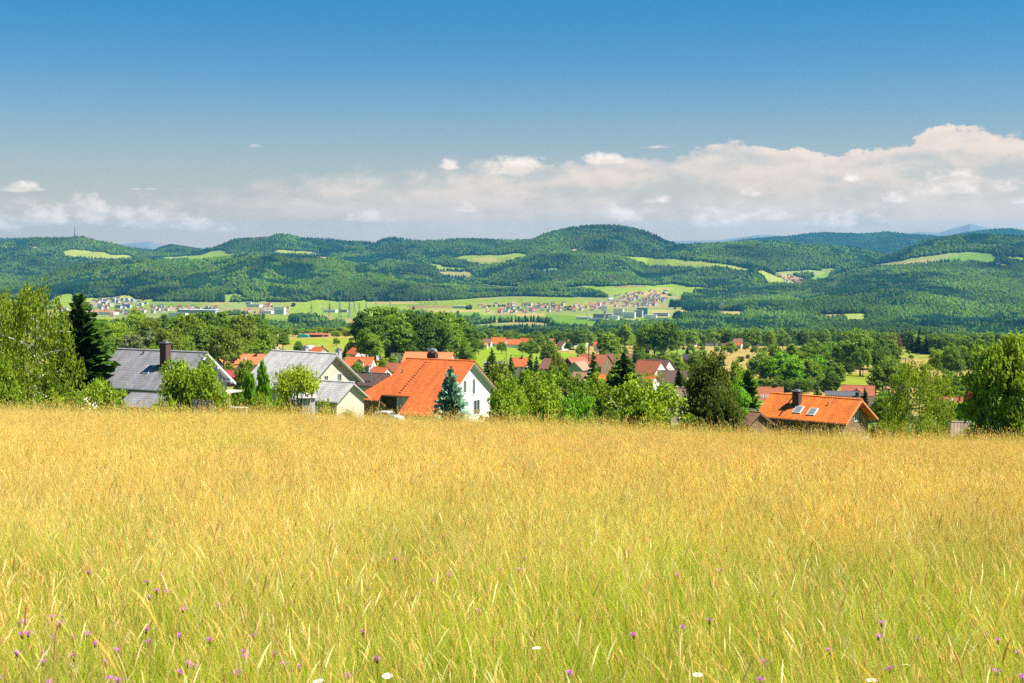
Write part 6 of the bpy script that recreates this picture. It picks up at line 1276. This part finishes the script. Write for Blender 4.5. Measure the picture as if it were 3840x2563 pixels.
def town(poly, n, kinds, where, group, sc=(.85, 1.25)):
    P = np.array(poly, float); k = 0; tries = 0; pts = []
    while k < n and tries < n * 40:
        tries += 1; x = FR.uniform(P[:, 0].min(), P[:, 0].max()); y = FR.uniform(P[:, 1].min(), P[:, 1].max())
        if not inpoly(np.array([x]), np.array([y]), poly)[0] or any(abs(x - a) < 7 and abs(y - c) < 3.2 for a, c in pts): continue
        p = hit(x, y)
        if p is None: continue
        pts.append((x, y)); kd = kinds[FR.integers(len(kinds))]; o = link('town_house', town_mesh(kd)); o.location = p; o.rotation_euler = (0, 0, FR.uniform(-.7, .7)); s_ = FR.uniform(*sc); o.scale = (s_, s_, s_ * FR.uniform(.9, 1.1))
        tag(o, KN[kd] + ' ' + where, 'house', group); k += 1
MIX = ['red', 'redcream', 'brown', 'brown', 'grey', 'grey', 'redcream']
town([(350, 1128), (440, 1124), (500, 1130), (560, 1134), (560, 1142), (480, 1146), (350, 1146)], 26, ['grey', 'grey', 'brown', 'block'], 'on the slope of the far left town', 'houses on the slope of the left town')
town([(217, 1150), (350, 1146), (560, 1148), (560, 1172), (440, 1192), (217, 1180)], 46, MIX + ['block'], 'in the far left valley town', 'houses of the far left valley town')
town([(560, 1152), (830, 1154), (830, 1162), (650, 1166), (560, 1180)], 30, MIX, 'beside the long grey hall in the left valley', 'houses by the long hall')
town([(925, 1145), (1085, 1150), (1085, 1178), (1000, 1182), (925, 1178)], 14, ['block', 'grey', 'red'], 'left of the pylons in the valley', 'buildings left of the pylons')
town([(1800, 1150), (2060, 1142), (2060, 1170), (1960, 1180), (1800, 1172)], 44, MIX, 'in the valley strip left of the factory', 'houses left of the factory')
town([(2060, 1142), (2272, 1140), (2272, 1166), (2060, 1172)], 36, ['red', 'brown', 'redcream', 'redcream'], 'in the row above the factory', 'houses above the factory')
town([(2290, 1118), (2350, 1100), (2460, 1094), (2500, 1100), (2490, 1140), (2440, 1152), (2290, 1152)], 74, MIX, 'in the dense town right of the factory tower', 'houses of the dense far town')
town([(2909, 1036), (2950, 1034), (3010, 1050), (3000, 1066), (2960, 1060)], 20, ['red', 'redcream', 'brown'], 'in the tiny hill village between the forests', 'houses of the hill village')
town([(130, 968), (165, 972), (165, 982), (130, 978)], 4, ['red', 'orange'], 'on the forested slope at far left', 'houses on the far left slope')
def hall(xs, ys, wpx, h, d, wall, roof, label, rows=0):
    p = hit(xs, ys); Wm = wpx * p.y / F; o = empty('hall', p, R(-14), label, 'building'); b = MB(); b.box(-Wm / 2, Wm / 2, -d / 2, d / 2, -3, h); b.build('wall', wallm(wall) if wall not in ('white', 'pale') else mat('hall_white', (.78, .78, .77), .7, .06, .1), o)
    b = MB(); b.box(-Wm / 2 - .8, Wm / 2 + .8, -d / 2 - .8, d / 2 + .8, h + .01, h + .9); b.build('roof', slabmat(roof, ROOF[roof]), o)
    for r_ in range(rows):
        b = MB(); b.box(-Wm / 2 + 2, Wm / 2 - 2, -d / 2 - .1, -d / 2 - .02, 2 + r_ * 4, 3.1 + r_ * 4); b.build('window_band', GLASS, o)
hall(390, 1180, 100, 9, 40, 'white', 'salmon', 'long red-roofed factory hall in the far left town', 1); hall(750, 1174, 155, 11, 60, 'grey', 'palegrey', 'very long grey hall with pale roof in the left valley', 1); hall(668, 1190, 70, 14, 20, 'white', 'grey', 'row of white flats before the long grey hall', 3)
hall(480, 1156, 24, 14, 16, 'sky', 'grey', 'bright blue block in the far left town', 3); hall(445, 1158, 22, 12, 16, 'sky', 'dgrey', 'darker blue block left of the bright blue one', 3); hall(1005, 1176, 45, 9, 40, 'white', 'palegrey', 'low white works hall left of the pylons', 1); hall(1050, 1180, 40, 24, 18, 'white', 'grey', 'tall white office block left of the pylons', 4); hall(955, 1152, 50, 10, 30, 'white', 'grey', 'white school-like block at the edge of the left meadows', 2)
hall(1728, 1156, 55, 7, 30, 'greyb', 'palegrey', 'pale farm hall in the valley right of the pylons'); hall(1240, 1172, 46, 10, 20, 'white', 'palegrey', 'white transformer building among the pylons', 1); hall(1290, 1172, 30, 9, 16, 'grey', 'grey', 'grey control building among the pylons', 1)
hall(1961, 1243, 38, 11, 30, 'white', 'palegrey', 'white hall with blue end standing in the valley wood')
FX = [(2190, 1198, 60, 9, 'pale', 'palegrey', 'low pale hall at the left of the factory'), (2262, 1196, 80, 20, 'grey', 'grey', 'long grey multi-storey factory building'), (2238, 1204, 60, 10, 'white', 'grey', 'white flat hall before the grey factory building'), (2320, 1188, 40, 34, 'white', 'grey', 'tall white process building of the factory'), (2360, 1194, 50, 26, 'white', 'palegrey', 'white tank building in the middle of the factory'), (2395, 1190, 34, 30, 'greyb', 'grey', 'grey process tower block of the factory'), (2410, 1186, 45, 36, 'teal', 'dgrey', 'green-clad factory block beside the grey process tower'), (2440, 1196, 50, 16, 'white', 'palegrey', 'white hall right of the green-clad block'), (2480, 1186, 60, 14, 'greyb', 'palegrey', 'pale blue warehouse at the right end of the factory'), (2330, 1208, 120, 8, 'white', 'palegrey', 'long low white hall along the factory front'), (2300, 1200, 44, 16, 'white', 'beige', 'small white factory hall before the water tower'), (2470, 1202, 60, 9, 'white', 'grey', 'low white shed at the right of the factory front')]
for a in FX: hall(a[0], a[1], a[2] * .9, a[3] * .75, 22, a[4], a[5], a[6], 1 if a[3] < 18 else 3)
p = hit(2268, 1206); o = empty('water_tower', p, 0, 'concrete water tower with square head at the factory', 'tower'); hT = (1206 - 1148) * p.y / F
b = MB(); b.box(-3, 3, -3, 3, -2, hT * .68); b.build('shaft', mat('concrete', (.40, .40, .40)), o); b = MB(); b.box(-7, 7, -7, 7, hT * .68 + .01, hT); b.build('tank', mat('concrete', (.40, .40, .40)), o)
p = hit(2203, 1200); o = empty('factory_chimney', p, 0, 'thin factory chimney left of the water tower', 'chimney'); b = MB(); b.tube([(0, 0, 0), (0, 0, (1200 - 1167) * p.y / F)], [2.2, 1.6], 10); b.build('stack', mat('concrete', (.40, .40, .40)), o)
p = hit(2352, 1192); o = empty('factory_chimney', p, 0, 'slim white stack in the middle of the factory', 'chimney'); b = MB(); b.tube([(0, 0, 0), (0, 0, 44)], [2.0, 1.2], 10); b.build('stack', FRAME, o)
p = hit(2280, 1129); o = empty('church', p, 0, 'white church with pointed steeple at the wood edge by the far town', 'church'); b = MB(); b.box(-4, 4, -4, 4, -2, 17); b.build('tower', wallm('white'), o); b = MB(); b.tube([(0, 0, 17.01), (0, 0, 30)], [5, .2], 4); b.build('steeple', slabmat('dgrey', ROOF['dgrey']), o); b = MB(); b.prism([(4, -5, -2), (4, 5, -2), (4, 5, 8), (4, 0, 13), (4, -5, 8)], (18, 0, 0)); b.build('nave', wallm('white'), o)
p = hit(1957, 1147); o = empty('tower_crane', p, 0, 'orange tower crane above the valley houses', 'crane'); cr = mat('crane_orange', (.55, .14, .03), .6); b = MB(); b.box(-.9, .9, -.9, .9, 0, 24); b.build('tower', cr, o); b = MB(); b.box(-14, 7, -.7, .7, 22, 23.4); b.build('jib', cr, o)
p = on_ground(280, 10650); o = empty('radio_mast', p, 0, 'tall thin radio mast on the far left hill', 'mast'); top_ = EYE + (H0 - 848) * p.y / F - o.location.z; b = MB(); b.tube([(0, 0, 0), (0, 0, top_ * .45)], [5, 3.4], 6); b.build('lower_mast', DARKM, o); b = MB(); b.tube([(0, 0, top_ * .45), (0, 0, top_)], [2.2, 1.2], 6); b.build('upper_mast', DARKM, o)
PYM = None
def pylon(xs, yb, yt, label, group):
    global PYM
    if PYM is None:
        b = MB(); steel = mat('pylon_steel', (.20, .22, .22), .5, .1, 1, .4, .4); q = [(-1, -1), (1, -1), (1, 1), (-1, 1)]
        lv = [(0, .115), (.25, .075), (.5, .045), (.72, .03), (1, .006)]
        for i in range(4):
            (z0, r0), (z1, r1) = lv[i], lv[i + 1]
            for k in range(4):
                a, c = q[k], q[(k + 1) % 4]; b.tube([(a[0] * r0, a[1] * r0, z0), (a[0] * r1, a[1] * r1, z1)], .0075, 4); b.tube([(a[0] * r0, a[1] * r0, z0), (c[0] * r1, c[1] * r1, z1)], .005, 3); b.tube([(c[0] * r0, c[1] * r0, z0), (a[0] * r1, a[1] * r1, z1)], .005, 3)
        t = b.mesh('tower', steel); arms = []
        for z, w_ in ((.66, .22), (.78, .17), (.90, .12)):
            b = MB(); b.tube([(-w_, 0, z), (0, 0, z + .03), (w_, 0, z)], [.004, .011, .004], 4); b.tube([(-w_, 0, z), (w_, 0, z)], .005, 4); arms.append(b.mesh('crossarm', steel))
        PYM = (t, arms)
    p = hit(xs, yb); h = (yb - yt) * p.y / F; o = empty('pylon', p, FR.uniform(-.6, .6), label, 'pylon', group); o.scale = (h, h, h); link('tower', PYM[0], o)
    for a in PYM[1]: link('crossarm', a, o)
for (zx, zt, zb) in ((630, 800, 905), (730, 822, 890), (790, 790, 925), (880, 785, 930), (965, 788, 930), (1008, 780, 880), (1052, 790, 885), (1110, 785, 880), (1195, 740, 830), (1322, 765, 845), (1595, 750, 815), (1725, 742, 812), (1665, 750, 812), (1628, 755, 812)):
    pylon(900 + zx * .4257, 800 + zb * .4257, 800 + zt * .4257, 'steel lattice pylon among the group in the valley meadows', 'pylons of the substation')
pylon(2707, 1175, 1130, 'lone pylon before the forest right of the factory', None); pylon(390, 1002, 972, 'red and white relay mast on the left forest ridge', None)

# ------------------------------------------------------------------ flowers of the meadow
KNAP = mat('knapweed_pink', (.50, .09, .50), .7, .25, 30); STEM = mat('flower_stem', (.14, .20, .03), .8); BUD = mat('knapweed_bud', (.09, .06, .03), .9); PET = mat('daisy_white', (.80, .80, .74), .7); YEL = mat('daisy_yellow', (.75, .48, .02), .7)
def flower_meshes():
    r = np.random.default_rng(2); b = MB(); b.tube([(0, 0, 0), (.02, .01, .35), (.03, 0, .72)], [.0022, .0018, .0015], 4); stem = b.mesh('stem', STEM)
    heads = []
    for s_ in range(3):
        b = MB()
        for k in range(34):
            a = r.uniform(0, 6.28); e = r.uniform(.1, 1.25); d = Vector((math.cos(a) * math.cos(e), math.sin(a) * math.cos(e), math.sin(e))); sd = d.cross(Vector((0, 0, 1))).normalized() * .0022
            c = Vector((.03, 0, .735)); l_ = r.uniform(.017, .026); b.add([c - sd * .4, c + d * l_ - sd, c + d * (l_ * 1.12), c + d * l_ + sd], [(0, 1, 2, 3)])
        heads.append(b.mesh('petals', KNAP))
    b = MB(); b.tube([(.03, 0, .712), (.03, 0, .722), (.03, 0, .738)], [.003, .0085, .006], 8); bud = b.mesh('bud', BUD)
    b = MB()
    for k in range(16):
        a = 2 * math.pi * k / 16; d = Vector((math.cos(a), math.sin(a), .15)); sd = Vector((-math.sin(a), math.cos(a), 0)) * .0035; c = Vector((.03, 0, .73)); b.add([c + d * .005 - sd * .5, c + d * .022 - sd, c + d * .025, c + d * .022 + sd, c + d * .005 + sd * .5], [(0, 1, 2, 3, 4)])
    dp = b.mesh('petals', PET); b = MB(); b.tube([(.03, 0, .727), (.03, 0, .735), (.03, 0, .738)], [.008, .007, .002], 8); dc = b.mesh('disc', YEL)
    return stem, heads, bud, dp, dc
FM = flower_meshes()
def flower(xs, ys, kind, label, group, k=0):
    # where the sight line meets the flower's own height above the sloping ground
    Ys_ = np.arange(3.2, 30, .02); Xs_ = (xs - 1920) * Ys_ / F; zs_ = EYE + (H0 - ys) * Ys_ / F; i_ = int(np.argmax(zs_ <= gz(Xs_, Ys_) + .60))
    x, Y, z = float(Xs_[i_]), float(Ys_[i_]), float(zs_[i_])
    g_ = gz1(x, Y); s_ = (z - g_) / .735
    o = empty('knapweed' if kind == 'k' else 'oxeye_daisy', (x - .03, Y, g_), 0, label, 'flower', group); o.scale = (.95, .95, s_); o.rotation_euler = (float(FR.normal(0, .12)), float(FR.normal(-.05, .12)), float(FR.uniform(0, .6)))
    link('stem', FM[0], o)
    if kind == 'k': h = link('petals', FM[1][k % 3], o); link('bud', FM[2], o)
    else: h = link('petals', FM[3], o); link('disc', FM[4], o)
KL_ = [(30, 2338), (118, 2296), (170, 2308), (12, 2320), (48, 2340), (52, 2378), (90, 2355), (221, 2338), (288, 2380), (362, 2378), (318, 2408), (315, 2408), (358, 2436), (346, 2464), (270, 2514), (300, 2518), (358, 2506), (236, 2458), (30, 2464), (8, 2538), (106, 2464), (535, 2372), (504, 2516), (432, 2548), (620, 2482), (645, 2538), (655, 2412), (736, 2362), (800, 2392), (842, 2488), (890, 2448), (940, 2450), (1024, 2392), (1018, 2478), (1030, 2498), (1120, 2516), (1150, 2530), (1185, 2480), (716, 2195), (632, 2160), (620, 2248), (612, 2222), (630, 2258), (598, 2192), (400, 2142), (766, 2266)]
KR_ = [(2638, 2116), (2705, 2150), (3298, 2338), (3330, 2380), (3150, 2454), (3490, 2510), (3808, 2536), (3795, 2528), (3742, 2450), (3670, 2396), (3608, 2406), (3700, 2394), (2620, 2340), (2706, 2336), (2840, 2530), (2990, 2475), (1890, 2136), (1895, 2150), (1820, 2290), (1565, 2180), (1488, 2096), (1480, 2110), (1366, 2384), (1440, 2452), (1390, 2544), (2115, 2520), (2425, 2386), (2010, 2086), (1640, 2145)]
for i, (x, y) in enumerate(KL_): flower(x, y, 'k', 'purple knapweed flower in the thick drift at the lower left', 'knapweed drift at the lower left', i)
for i, (x, y) in enumerate(KR_): flower(x, y, 'k', 'purple knapweed flower scattered thinly through the lower meadow', 'scattered knapweeds', i)
for (x, y) in [(1482, 2486), (1292, 2548), (2050, 2436), (3408, 2512), (3284, 2548), (2615, 2520)]: flower(x, y, 'd', 'white oxeye daisy low in the meadow grass', 'white daisies in the meadow')
